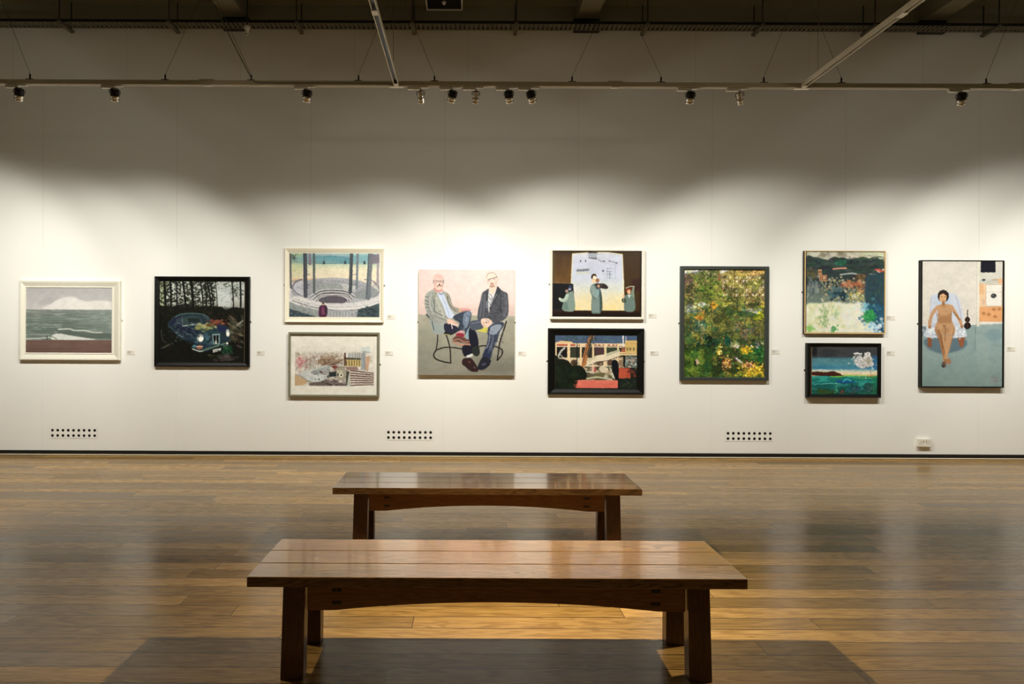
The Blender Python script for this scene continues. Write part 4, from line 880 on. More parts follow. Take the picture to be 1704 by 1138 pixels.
def pic_lagan():
    a = Art(1341.6, 418.8, 1472.4, 553.2, (206, 208, 190)); a.frame(1320, 405, 6.894)
    a.blend(np.ones(a.X.shape), a.vgrad([(97, (196, 196, 170)), (200, (170, 166, 150)), (300, (54, 70, 66)), (420, (80, 90, 80)), (650, (100, 120, 110)), (1020, (220, 222, 196))]))
    a.dabs(80, (150, 97, 720, 180), (10, 26), [(190, 186, 166), (150, 140, 120), (206, 204, 184), (126, 116, 96)], 0.5, 3, 2.4, 0.15); a.dabs(40, (700, 100, 1050, 200), (12, 26), [(196, 206, 170), (180, 170, 140), (206, 196, 176)], 0.6, 4, 2.6)
    a.poly([(150, 165), (250, 165), (380, 190), (480, 205), (560, 190), (650, 215), (850, 195), (950, 215), (1052, 235), (1052, 480), (150, 480)], (46, 60, 60), 1, 0.5, True); a.dabs(300, (150, 175, 1050, 330), (8, 20), [(40, 56, 54), (54, 74, 66), (36, 44, 54), (64, 80, 72), (30, 60, 50)], 0.6, 5, 2.8, 0.0)
    a.dabs(30, (480, 190, 620, 265), (6, 12), [(30, 96, 70), (40, 120, 90)], 0.6, 6, 2.0); a.line([(455, 296), (530, 288), (605, 285)], 18, (222, 140, 120), 0.9, True); a.dabs(16, (920, 295, 1045, 325), (7, 13), [(206, 90, 70), (220, 200, 190), (190, 60, 50)], 0.85, 7, 1.4)
    a.line([(640, 155), (660, 180), (655, 240)], 7, (30, 30, 34), 0.8, True); a.line([(860, 140), (1040, 160)], 8, (96, 110, 90), 0.6); a.ell(980, 155, 40, 7, (50, 80, 60), 0.8); a.line([(540, 360), (650, 345), (720, 350)], 16, (190, 200, 196), 0.8, True); a.line([(880, 352), (980, 358)], 14, (170, 184, 184), 0.7)
    a.dabs(90, (150, 300, 290, 410), (8, 16), [(110, 100, 66), (80, 84, 54), (60, 60, 44)], 0.6, 8)
    for k in range(3): a.rect(285, 300 + k * 34, 330, 326 + k * 34, (206, 140, 90), 0.9)
    a.rect(300, 365, 390, 435, (196, 130, 84), 0.9)
    for k in range(8): a.rect(310 + (k % 4) * 22, 378 + (k // 4) * 28, 320 + (k % 4) * 22, 396 + (k // 4) * 28, (110, 64, 40), 0.85)
    a.dabs(70, (150, 400, 330, 650), (12, 26), [(140, 150, 146), (110, 126, 126), (160, 156, 140), (90, 110, 110)], 0.6, 9, 0.6); a.dabs(20, (190, 440, 260, 620), (10, 22), [(60, 80, 86), (80, 100, 104)], 0.7, 30, 0.5)
    a.dabs(260, (330, 400, 830, 670), (7, 15), [(160, 150, 110), (130, 124, 96), (190, 180, 130), (84, 96, 84), (196, 196, 170), (110, 116, 84)], 0.65, 10); a.dabs(80, (540, 430, 820, 500), (7, 14), [(196, 128, 84), (206, 150, 116), (160, 84, 54), (180, 104, 70)], 0.7, 11, 1.6); a.dabs(40, (740, 480, 820, 620), (7, 13), [(170, 96, 50), (130, 76, 44)], 0.7, 12)
    a.dabs(60, (720, 350, 870, 420), (8, 16), [(90, 64, 40), (60, 44, 34), (120, 100, 60)], 0.8, 13); a.dabs(50, (400, 520, 600, 650), (10, 22), [(54, 96, 106), (30, 60, 70), (80, 116, 120)], 0.75, 14); a.poly([(500, 560), (600, 550), (600, 660), (560, 660)], (26, 50, 62), 0.8, 1.0); a.dabs(70, (600, 540, 800, 670), (6, 13), [(196, 186, 96), (150, 140, 76), (210, 206, 150)], 0.7, 15)
    a.poly([(830, 380), (880, 360), (1052, 370), (1052, 760), (900, 730), (830, 680), (820, 520)], (38, 66, 76), 0.95, 1.5, True); a.dabs(90, (840, 380, 1050, 740), (12, 26), [(40, 74, 84), (34, 54, 66), (54, 84, 86), (50, 66, 60)], 0.5, 16, 0.6)
    # pale foreground
    a.poly([(150, 715), (300, 690), (440, 670), (640, 690), (800, 690), (830, 800), (840, 1022), (150, 1022)], (222, 222, 196), 1, 1.5, True); a.dabs(160, (150, 690, 560, 1015), (12, 30), [(226, 222, 180), (214, 220, 176), (232, 226, 204), (206, 210, 150)], 0.5, 17); a.dabs(90, (540, 690, 830, 1015), (12, 28), [(226, 226, 216), (216, 222, 214), (230, 222, 204)], 0.5, 18)
    a.dabs(60, (320, 740, 410, 960), (10, 22), [(150, 180, 120), (176, 196, 140), (130, 166, 106)], 0.6, 19, 0.6); a.dabs(30, (460, 730, 520, 860), (10, 20), [(160, 190, 140), (176, 200, 150)], 0.6, 20, 0.6); a.dabs(24, (150, 940, 230, 1010), (10, 20), [(150, 200, 100), (130, 190, 90)], 0.6, 21); a.dabs(24, (430, 950, 500, 1015), (10, 20), [(80, 160, 90), (130, 190, 120)], 0.7, 22)
    a.poly([(820, 700), (1052, 720), (1052, 1022), (960, 960), (860, 880), (810, 800)], (34, 76, 104), 0.95, 2.0, True); a.dabs(130, (820, 700, 1050, 1015), (9, 20), [(40, 96, 120), (30, 60, 96), (70, 130, 150), (24, 90, 110)], 0.6, 23); a.dabs(60, (820, 770, 930, 890), (10, 22), [(40, 150, 70), (60, 176, 80), (30, 120, 80)], 0.7, 24); a.dabs(60, (830, 900, 1040, 1015), (9, 20), [(170, 206, 226), (120, 180, 210), (206, 222, 230)], 0.7, 25); a.dabs(24, (780, 690, 840, 800), (8, 18), [(120, 190, 210), (170, 210, 220)], 0.6, 26)
    return a

def pic_shore():
    a = Art(1351, 576.2, 1461.8, 656.4, (34, 38, 42)); a.frame(1320, 560, 9.467)
    a.blend(np.ones(a.X.shape), a.vgrad([(150, (44, 46, 50)), (310, (46, 50, 56)), (350, (60, 110, 124)), (430, (70, 134, 150)), (500, (44, 120, 160)), (530, (150, 186, 186)), (560, (226, 214, 180)), (618, (226, 196, 150)), (632, (20, 120, 96)), (760, (16, 96, 96)), (908, (20, 70, 50))]))
    a.blend(a.inside(a.T([(290, 155), (1345, 155), (1345, 350), (290, 350)])) * a.noise(20, 4, 3), (74, 76, 80), 0.6); a.ell(340, 230, 40, 90, (18, 20, 24), 0.8, 0, 3)
    a.blend(a.inside(a.T([(290, 340), (1345, 340), (1345, 520), (290, 520)])) * a.noise(18, 3, 4), (96, 156, 164), 0.5); a.rect(1240, 300, 1345, 520, (40, 96, 150), 0.7, 1.5)
    a.line([(300, 535), (500, 530), (700, 535), (900, 545)], 12, (226, 226, 206), 0.8, True, 0.8)
    a.poly([(290, 560), (400, 556), (520, 562), (620, 548), (690, 565), (760, 600), (820, 618), (560, 625), (290, 605)], (70, 30, 22), 1, 0.25, True); a.line([(400, 610), (560, 622), (700, 622)], 10, (20, 30, 20), 0.7)
    w_ = a.inside(a.T([(290, 620), (1345, 620), (1345, 910), (290, 910)]))
    a.blend(w_ * a.noise(20, 3, 5), (20, 130, 130), 0.7); a.blend(w_ * (a.noise(16, 2.4, 6) > 0.66), (50, 170, 160), 0.7); a.blend(w_ * a.grad(0, 740, 0, 900), (16, 54, 44), 0.6)
    a.poly([(690, 680), (900, 690), (980, 720), (800, 735), (690, 715)], (16, 76, 140), 0.9, 0.8, True); a.line([(790, 700), (840, 670), (900, 690)], 22, (60, 190, 200), 0.85, True); a.line([(330, 745), (430, 750), (560, 735), (740, 742)], 9, (110, 206, 196), 0.85, True); a.line([(590, 632), (720, 630), (880, 612), (1300, 620)], 16, (130, 206, 60), 0.85, True, 0.5); a.line([(900, 620), (1040, 655), (1330, 640)], 12, (90, 190, 70), 0.8, True, 0.5)
    a.line([(1190, 618), (1260, 615)], 16, (214, 130, 40), 0.85); a.dabs(40, (830, 760, 1060, 900), (10, 22), [(60, 50, 84), (20, 40, 40), (90, 60, 60), (20, 60, 110)], 0.55, 7, 0.7); a.dabs(30, (640, 760, 720, 890), (8, 18), [(90, 190, 140), (40, 140, 110)], 0.6, 8, 0.5); a.dabs(24, (340, 840, 620, 900), (10, 22), [(80, 90, 30), (40, 80, 40)], 0.6, 9, 2.0); a.dabs(16, (730, 840, 800, 900), (8, 16), [(150, 60, 54), (90, 50, 40)], 0.6, 10)
    a.ell(1190, 790, 90, 70, (26, 70, 70), 0.8, 0, 2); a.dabs(20, (1120, 780, 1260, 860), (4, 8), [(120, 150, 150), (60, 90, 96)], 0.7, 11, 2.0); a.rect(1240, 620, 1345, 910, (30, 120, 70), 0.5, 3)
    # white blossom tree
    for cx, cy, rx, ry in ((1030, 390, 66, 80), (1090, 440, 70, 60), (1170, 380, 70, 100), (1110, 400, 60, 60), (1230, 430, 34, 40), (1060, 340, 50, 34)): a.ell(cx, cy, rx, ry, (206, 206, 206), 1, 0, 0.3)
    a.dabs(90, (970, 300, 1240, 490), (8, 18), [(190, 190, 192), (222, 222, 222), (170, 170, 172), (150, 140, 120)], 0.6, 12); a.ell(1180, 380, 34, 60, (150, 142, 120), 0.7, 0, 1.5); a.ell(1250, 500, 24, 22, (170, 206, 216), 0.8)
    a.line([(955, 270), (1010, 265), (1070, 275)], 24, (226, 226, 226), 0.95); a.line([(970, 296), (1060, 298)], 8, (196, 196, 196), 0.9); a.line([(1130, 290), (1175, 250), (1200, 280)], 26, (226, 226, 226), 0.95, True); a.line([(1120, 260), (1135, 300)], 12, (226, 226, 226), 0.9); a.poly([(1080, 300), (1110, 300), (1095, 340)], (40, 44, 50), 0.9)
    a.warp = 0.7; a.tone = 0.15; a.sat = 0.9
    a.line([(1120, 430), (1160, 470), (1210, 460), (1240, 400)], 6, (120, 120, 116), 0.8, True); a.line([(1150, 520), (1140, 660)], 10, (206, 206, 200), 0.8); a.line([(1210, 520), (1225, 600), (1240, 670)], 8, (120, 110, 90), 0.8, True); a.line([(1060, 500), (1040, 640)], 14, (216, 210, 196), 0.5)
    return a

def pic_sitter():
    a = Art(1534.8, 434.2, 1668.8, 643.2, (214, 208, 196)); a.frame(1510, 420, 4.742)
    a.blend(a.noise(40, 30, 3), (222, 216, 206), 0.5)
    a.rect(110, 585, 760, 1070, (138, 160, 160)); fl = a.inside(a.T([(110, 585), (760, 562), (760, 1070), (110, 1070)])); a.blend(fl, (136, 160, 160)); a.blend(fl * a.noise(34, 24, 4), (120, 150, 154), 0.7); a.blend(fl * a.noise(20, 26, 5), (160, 174, 168), 0.5); a.blend(fl * a.grad(0, 800, 0, 1050), (116, 142, 136), 0.5)
    a.ell(680, 650, 70, 50, (108, 140, 150), 0.5, 0, 5); a.rect(110, 585, 160, 660, (112, 122, 136), 0.7, 1)
    # wall panels, doorway with kitchen
    a.rect(548, 68, 566, 585, (222, 216, 200)); a.line([(546, 70), (546, 580)], 3, (170, 166, 156), 0.7); a.line([(536, 590), (532, 775)], 3, (70, 84, 84), 0.8); a.line([(118, 205), (400, 208)], 3, (196, 190, 180), 0.5)
    a.rect(566, 68, 756, 555, (206, 202, 190)); a.rect(575, 68, 692, 158, (26, 26, 38)); a.rect(566, 215, 756, 245, (190, 190, 180)); a.ell(600, 216, 15, 9, (70, 76, 84)); a.ell(690, 216, 26, 10, (180, 160, 140), 0.8); a.rect(712, 208, 750, 245, (230, 170, 120), 0.9)
    a.rect(566, 245, 622, 430, (226, 190, 150)); a.rect(566, 245, 600, 330, (216, 160, 110), 0.6, 1); a.rect(618, 252, 742, 424, (226, 222, 212)); a.line([(618, 252), (742, 252), (742, 424), (618, 424), (618, 252)], 4, (190, 150, 110), 0.9); a.line([(620, 312), (740, 312)], 4, (196, 190, 180)); a.ell(678, 342, 22, 19, (56, 58, 60)); a.ell(672, 338, 8, 6, (110, 112, 114), 0.8); a.ell(598, 392, 12, 22, (206, 170, 150), 0.8)
    a.poly([(566, 430), (756, 424), (756, 552), (566, 548)], (226, 160, 104)); 
    for p in ((680, 448), (640, 488), (690, 505), (722, 445), (600, 480)): a.poly([(p[0] - 20, p[1]), (p[0], p[1] - 15), (p[0] + 20, p[1]), (p[0], p[1] + 15)], (176, 116, 66), 0.85, 0.3)
    a.rect(566, 546, 756, 560, (222, 216, 206))
    # draped armchair
    a.poly([(150, 745), (280, 800), (450, 752), (440, 680), (160, 680)], (76, 100, 116), 0.75, 1.5, True); a.poly([(160, 670), (195, 665), (195, 748), (162, 745)], (140, 84, 54)); a.poly([(395, 668), (455, 668), (440, 745), (415, 745)], (150, 88, 54))
    a.poly([(185, 355), (230, 330), (330, 320), (390, 340), (430, 440), (450, 600), (450, 668), (150, 668), (155, 590), (180, 470)], (196, 204, 220), 0.95, 0.8, True); a.poly([(220, 340), (330, 330), (350, 400), (230, 420)], (176, 200, 226), 0.6, 2); a.line([(380, 340), (410, 440), (430, 560)], 8, (170, 170, 196), 0.8, True); a.line([(190, 360), (180, 480)], 8, (180, 176, 206), 0.7); a.poly([(150, 600), (230, 590), (240, 668), (150, 668)], (206, 214, 222), 0.9, 0.6); a.poly([(370, 600), (450, 600), (458, 668), (375, 668)], (206, 212, 220), 0.9, 0.6)
    a.dabs(60, (150, 560, 240, 668), (6, 14), [(226, 230, 236), (170, 180, 200)], 0.5, 71); a.dabs(60, (370, 560, 458, 668), (6, 14), [(226, 230, 236), (170, 180, 200)], 0.5, 72)
    # seated figure, simplified
    S1, S2, S3 = (196, 148, 104), (164, 112, 70), (112, 72, 44)
    a.line([(240, 430), (200, 480), (180, 540), (176, 585)], 26, S1, 1, True); a.line([(350, 430), (385, 490), (415, 540), (428, 580)], 24, S1, 1, True); a.line([(365, 470), (412, 530)], 8, S3, 0.7, True)
    a.poly([(235, 425), (270, 408), (315, 408), (360, 425), (350, 480), (345, 530), (365, 590), (225, 590), (245, 530), (242, 480)], S1, 1, 0.2, True); a.poly([(245, 500), (345, 500), (350, 560), (240, 560)], S2, 0.7, 1.5)
    a.ell(248, 492, 13, 13, S2, 0.5, 0, 1.0); a.ell(333, 492, 13, 13, S2, 0.5, 0, 1.0)
    a.poly([(225, 580), (290, 590), (370, 580), (372, 640), (345, 690), (320, 780), (320, 870), (285, 870), (280, 780), (255, 690), (220, 620)], S1, 1, 0.2, True); a.line([(245, 620), (275, 740), (305, 860)], 26, S2, 1, True); a.line([(355, 620), (335, 720), (300, 830)], 24, S1, 1, True); a.line([(300, 600), (298, 700)], 6, S3, 0.7); a.line([(265, 640), (282, 760)], 8, S3, 0.6)
    a.poly([(278, 576), (308, 576), (294, 598)], S3, 0.6, 0.5)
    a.ell(290, 885, 18, 26, (110, 84, 70)); a.ell(330, 860, 16, 24, (170, 120, 84)); a.ell(284, 895, 12, 14, (50, 56, 62), 0.8); a.ell(283, 345, 44, 48, (44, 34, 32)); a.ell(280, 358, 28, 38, (222, 170, 120)); a.line([(282, 395), (284, 415)], 22, S2); a.line([(268, 352), (276, 352)], 4, (60, 40, 30)); a.line([(288, 352), (296, 352)], 4, (60, 40, 30)); a.line([(276, 376), (288, 376)], 4, (170, 70, 60)); a.line([(264, 330), (284, 320), (304, 336)], 10, (54, 40, 36), 0.9, True)
    a.ell(300, 620, 30, 26, (150, 104, 66), 0.35, 0, 1.2); a.line([(228, 470), (244, 540)], 7, S3, 0.45, True); a.line([(348, 470), (344, 540)], 7, S3, 0.5, True); a.line([(262, 425), (284, 436), (312, 426)], 5, S3, 0.45, True); a.line([(232, 590), (225, 630), (252, 700)], 6, S3, 0.5, True); a.line([(368, 600), (362, 650), (336, 740)], 6, S3, 0.5, True)
    a.ell(178, 592, 10, 13, S2); a.ell(430, 586, 9, 13, S2); a.line([(200, 650), (430, 655)], 5, (120, 130, 150), 0.4); 
    a.sat = 0.88; a.gain = 0.98; a.warp = 0.4
    # violin
    a.line([(474, 455), (474, 520)], 8, (70, 60, 50)); a.ell(474, 530, 20, 22, (40, 22, 18)); a.ell(474, 578, 27, 28, (34, 18, 14)); a.line([(474, 520), (474, 598)], 5, (90, 70, 54), 0.8)
    a.dabs(24, (640, 970, 740, 1040), (4, 8), [(120, 110, 110), (150, 140, 136)], 0.5, 9)
    return a
# ---------------------------------------------------------------- materials in use
M_FLOOR = oak_planks()
M_WALL = wall_paint()
M_WHITEWALL = plain('white_emulsion', (206, 200, 186), 0.8, nscale=2, var=0.03)
M_CEIL = plain('dark_ceiling_paint', (132, 128, 102), 0.9, nscale=2.5, var=0.15)
M_BEAM = plain('dark_beam_paint', (126, 120, 98), 0.8, nscale=6, var=0.12)
M_BLACK = plain('black_paint', (14, 13, 11), 0.45, nscale=20)
M_SKIRT = plain('black_skirting', (12, 11, 9), 0.5, nscale=20)
M_STRIP = plain('pale_metal_strip', (226, 214, 186), 0.4, 0.0, nscale=40)
M_GALV = plain('galvanised_steel', (120, 118, 102), 0.5, 0.5, nscale=30, var=0.2)
M_TRACK = plain('white_track_enamel', (226, 220, 200), 0.4, nscale=20, var=0.03)
M_TRACKDIM = plain('shaded_white_enamel', (196, 186, 160), 0.45, 0.2, nscale=20, var=0.04)  # white track enamel with its shade put into the colour
M_WIRE = plain('steel_wire', (90, 84, 66), 0.5, 0.5, nscale=30)
M_PLASTIC = plain('white_plastic', (228, 224, 210), 0.35, nscale=30, var=0.03)
M_CHROME = plain('brushed_lamp_metal', (224, 218, 204), 0.22, 0.9, nscale=60, var=0.05)
M_SINK = plain('black_heat_sink', (20, 14, 8), 0.45, 0.3, nscale=60)
M_CARD = plain('label_card', (222, 216, 204), 0.6, nscale=60, var=0.02)
M_INK = plain('grey_print', (160, 154, 140), 0.7, nscale=60)
M_PAINT = painted('oil_paint', 0.4)
M_GLAZED = painted('glazed_print', 0.35, 0.35)
M_SIDE = plain('canvas_edge', (206, 196, 176), 0.8, nscale=80)
M_BACKING = plain('backing_board', (120, 96, 66), 0.9, nscale=40)
BW_L, BW_D = (168, 118, 66), (96, 58, 26)
M_TOP = bench_wood('bench_top_timber', (140, 102, 58), (58, 38, 18), 0, 0.12, 0.5)
M_LEGW = bench_wood('bench_leg_timber', (96, 54, 24), (46, 22, 9), 2, 0.3, 0.2)
M_APRON = bench_wood('bench_apron_timber', (140, 90, 40), (92, 54, 22), 0, 0.3, 0.2)
M_PEG = plain('dark_wood_wedge', (30, 16, 8), 0.5, nscale=40)

# ---------------------------------------------------------------- the room
XL, XR, YB, ZC = -9.0, 9.6, -4.6, 5.0
def slab(name, x0, x1, y0, y1, z0, z1, m, label=None, bevel=0):
    bm = bmesh.new(); box(bm, x0, x1, y0, y1, z0, z1)
    return struct(obj(name, bm, m, bevel=bevel), label)
slab('floor', XL, XR, YB, D, -0.05, 0.0, M_FLOOR, 'oak plank floor with a satin sheen')
slab('wall_front', XL, XR, D, D + 0.2, -0.05, 5.2, M_WALL, 'long white gallery wall hung with pictures')
slab('wall_left', XL - 0.2, XL, YB, D, -0.05, 5.2, M_WHITEWALL)
slab('wall_right', XR, XR + 0.2, YB, D, -0.05, 5.2, M_WHITEWALL)
slab('wall_back', XL, XR, YB - 0.2, YB, -0.05, 5.2, M_WHITEWALL)
slab('ceiling', XL, XR, YB, D, ZC, 5.2, M_CEIL, 'dark painted ceiling')
slab('baseboard_front', XL, XR, D - 0.012, D, 0.012, 0.052, M_SKIRT, 'black skirting along the foot of the white wall')
slab('trim_floor_strip', XL, XR, D - 0.026, D, 0.004, 0.0125, M_STRIP, 'thin pale metal strip under the black skirting', 0.002)
def X_(px, py=35): return W(px, py, D).x
for k, (xa, xb) in enumerate(((378, 412), (958, 992), (1530, 1564))):
    a, b = X_(xa), X_(xb)
    slab('trim_%d' % (k + 1), a, b, YB, D, 4.835, ZC, M_BEAM, 'dark ceiling beam running out from the wall')
    o_ = slab('trim_%d' % (k + 4), a - 0.03, b + 0.03, D - 0.07, D, 4.705, 4.833, M_BLACK, 'black steel bearing block under the beam end')

# ---------------------------------------------------------------- pictures
def mitred(bm, O, I, prof, mi=0, side=None):
    """sweep a profile of (fraction from outer to inner edge, distance off the wall) round a rectangle"""
    rings = []
    for f, v in prof:
        x0 = O[0] + (I[0] - O[0]) * f; x1 = O[1] + (I[1] - O[1]) * f
        z0 = O[2] + (I[2] - O[2]) * f; z1 = O[3] + (I[3] - O[3]) * f
        rings.append([bm.verts.new(p) for p in ((x0, -v, z0), (x1, -v, z0), (x1, -v, z1), (x0, -v, z1))])
    n = len(rings)
    for i in range(n):
        A, B = rings[i], rings[(i + 1) % n]
        for k in range(4):
            bm.faces.new((A[k], A[(k + 1) % 4], B[(k + 1) % 4], B[k])).material_index = 1 if (side and i == 0) else mi

def picture(label, cat, art, t, vc, paintmat, outer=None, inner=None, prof=None, fmat=None, mount=None, slip=None, side=None, plates=True, name='framed_painting'):
    """outer / inner: frame rectangles in photo pixels (x0, y0, x1, y1); t: depth off the wall"""
    d = D - t
    fr = outer if outer else (art.x0, art.y0, art.x1, art.y1)
    def R(r, d):
        ax = W(r[0], (r[1] + r[3]) / 2, d).x; bx = W(r[2], (r[1] + r[3]) / 2, d).x
        zt = W((r[0] + r[2]) / 2, r[1], d).z; zb = W((r[0] + r[2]) / 2, r[3], d).z
        return ax, bx, zb, zt
    O = R(fr, d)
    cx, zb = (O[0] + O[1]) / 2, O[2]
    th = thing(name, label, cat, (cx, D, zb), 'pictures hung on the white wall')
    L = lambda r: (r[0] - cx, r[1] - cx, r[2] - zb, r[3] - zb)
    Ol = L(O); A = L(R((art.x0, art.y0, art.x1, art.y1), D - vc))
    if outer:
        I = L(R(inner, d))
        bm = bmesh.new(); mitred(bm, Ol, I, prof, 0, side)
        obj('frame', bm, [fmat, side] if side else fmat, th, bevel=0.0012)
        bm = bmesh.new(); box(bm, Ol[0] + 0.004, Ol[1] - 0.004, -vc + 0.004, -0.003, Ol[2] + 0.004, Ol[3] - 0.004)
        obj('backing_board', bm, M_BACKING, th)
        if slip:
            Si = (A[0], A[1], A[2], A[3]); So = (I[0] - 0.001, I[1] + 0.001, I[2] - 0.001, I[3] + 0.001)
            bm = bmesh.new(); mitred(bm, So, Si, [(0, vc - 0.003), (0, vc + 0.008), (0.5, vc + 0.008), (1, vc + 0.002), (1, vc - 0.003)])
            obj('slip', bm, slip, th)
        if mount:
            bm = bmesh.new(); box(bm, I[0] - 0.001, I[1] + 0.001, -vc + 0.0008, -vc + 0.004, I[2] - 0.001, I[3] + 0.001)
            obj('mount', bm, mount, th)
    else:
        bm = bmesh.new(); box(bm, Ol[0], Ol[1], -vc + 0.0004, -0.004, Ol[2], Ol[3])
        obj('stretcher', bm, M_SIDE, th, bevel=0.002)
    canvas_mesh('canvas', art, ((A[0], A[3]), (A[1], A[2]), -vc), paintmat, th)
    if plates:
        for s, x in ((-1, Ol[0]), (1, Ol[1])):
            bm = bmesh.new(); zc = (Ol[2] + Ol[3]) / 2
            box(bm, x - 0.014 if s < 0 else x - 0.004, x + 0.004 if s < 0 else x + 0.014, -0.003, -0.0005, zc - 0.009, zc + 0.009)
            obj('mirror_plate', bm, M_CHROME, th)
    return th, O

def fmat_(n, c, rough=0.4, coat=0.0, var=0.06): return plain(n, c, rough, 0.0, var, 30, 0.05, coat)
F_CREAM = fmat_('cream_moulding', (222, 218, 202), 0.5)
F_IVORY = fmat_('ivory_moulding', (230, 222, 200), 0.45)
F_BLACKG = plain('black_lacquer', (7, 7, 5), 0.45, 0.0, 0.06, 30, 0.05, 0.0, 0.25)
F_GREY = fmat_('grey_green_moulding', (116, 114, 92), 0.5)
F_WHITE = fmat_('white_box_frame', (226, 220, 206), 0.4)
F_SLATE = fmat_('slate_moulding', (52, 58, 52), 0.45)
F_GOLD = fmat_('pale_gold_moulding', (214, 180, 122), 0.4)
F_MOUNT = fmat_('cream_mount_board', (232, 226, 204), 0.8, var=0.02)
F_SLIPW = fmat_('white_slip', (232, 228, 214), 0.5)
F_SLIP_SHADE = fmat_('dark_slip_shaded_side', (28, 22, 14), 0.6)

bev = lambda t, hi, lo: [(0, 0.001), (0, hi * 0.85), (0.12, hi), (0.35, hi * 0.92), (0.8, lo), (0.9, lo * 0.9), (1, lo * 0.9), (1, 0.001)]
flat = lambda t, lo: [(0, 0.001), (0, t), (0.9, t), (1, t - 0.002), (1, lo), (1, 0.001)]

pictures = []
def P(*a, **k): pictures.append(picture(*a, **k))
P('seascape of grey-green surf and red-brown sand in a wide cream frame', 'painting', pic_sea(), 0.04, 0.018, M_PAINT,
  (32.0, 466.6, 199.2, 599.6), (41, 477.5, 187, 588.5), bev(0, 0.04, 0.024), F_CREAM, slip=F_SLIPW)
P('black framed painting of an abandoned blue car in a dark wood', 'painting', pic_car(), 0.035, 0.016, M_GLAZED,
  (256.3, 460.0, 414.7, 610.4), (264.5, 468.2, 406.5, 603.0), bev(0, 0.035, 0.022), F_BLACKG)
P('watercolour of a pillared round terrace with a purple figure in an ivory frame', 'painting', pic_baths(), 0.034, 0.014, M_GLAZED,
  (473.2, 412.6, 638.0, 536.5), (479, 419.4, 633, 532.0), bev(0, 0.034, 0.022), F_IVORY, mount=F_MOUNT)
P('pale city quayside watercolour on white paper in a thin grey frame', 'painting', pic_city(), 0.036, 0.014, M_GLAZED,
  (479.8, 552.8, 631.0, 660.0), (482.8, 556.6, 627.8, 657.0), flat(0.036, 0.012), F_GREY)
P('unframed canvas portrait of two seated men in jackets on a pink ground', 'painting', pic_men(), 0.04, 0.04, M_PAINT, name='canvas_painting')
P('painting of figures in green coats before a lit screen in a white box frame', 'painting', pic_lab(), 0.044, 0.03, M_PAINT,
  (916.0, 415.2, 1072.6, 531.0), (919.4, 417.4, 1068.0, 527.2), flat(0.044, 0.02), F_WHITE)
P('black framed painting of a pale footbridge and red table, hung under the green coats', 'painting', pic_station(), 0.036, 0.016, M_GLAZED,
  (912.0, 546.3, 1072.2, 656.4), (924.0, 558.0, 1060.5, 647.0), bev(0, 0.036, 0.022), F_BLACKG)
P('tall dense garden painting of trees and yellow flowers in a slate frame', 'painting', pic_garden(), 0.038, 0.022, M_PAINT,
  (1132.2, 443.0, 1279.6, 633.0), (1138.8, 448.5, 1273.0, 627.8), flat(0.038, 0.016), F_SLATE)
P('square abstract landscape with pale foreground and blue corner in a thin gold frame', 'painting', pic_lagan(), 0.042, 0.030, M_PAINT,
  (1338.8, 417.2, 1474.0, 555.4), (1340.8, 418.4, 1472.6, 553.6), flat(0.042, 0.026), F_GOLD, slip=F_SLIP_SHADE, side=F_SLIP_SHADE)  # outer sides reuse the slip's dark brown to paint in their shade
P('small black framed seascape with turquoise water and a white blossom tree', 'painting', pic_shore(), 0.055, 0.03, M_GLAZED,
  (1343.8, 571.0, 1467.0, 662.0), (1350.6, 575.8, 1462.0, 656.8), bev(0, 0.055, 0.045), F_BLACKG)
P('tall painting of a woman in a draped armchair beside a violin, thin black frame', 'painting', pic_sitter(), 0.05, 0.042, M_PAINT,
  (1532.8, 433.0, 1671.3, 645.0), (1534.8, 434.4, 1668.8, 643.0), flat(0.05, 0.038), F_BLACKG)

# label cards beside the pictures
cards = [((218, 586.5), 'seascape with the cream frame'), ((434, 587.5), 'blue car painting'), ((651, 527.5), 'pillared terrace watercolour'),
         ((647.5, 587.5), 'city quayside watercolour'), ((868.5, 588), 'portrait of two men'), ((1085.5, 525.5), 'painting of green coated figures'),
         ((1088.5, 587.5), 'footbridge and red table painting'), ((1290.5, 585.5), 'tall garden painting'), ((1481.5, 529), 'square abstract landscape'),
         ((1481.5, 587.5), 'small turquoise seascape'), ((1682, 580.5), 'seated woman painting')]
for (px, py), what in cards:
    p = W(px, py)
    th = thing('label_card', 'small white caption card on the wall right of the %s' % what, 'label', (p.x, D, p.z), 'caption cards on the wall')
    bm = bmesh.new(); box(bm, -0.045, 0.045, -0.003, 0.001, -0.024, 0.024); obj('card', bm, M_CARD, th)
    bm = bmesh.new()
    for (x0, x1, z) in ((-0.038, -0.002, 0.014), (-0.038, 0.012, 0.007), (-0.038, -0.010, -0.001), (-0.038, 0.002, -0.009)):
        box(bm, x0, x1, -0.0036, -0.0031, z - 0.0017, z + 0.0017)
    obj('caption_print', bm, M_INK, th)

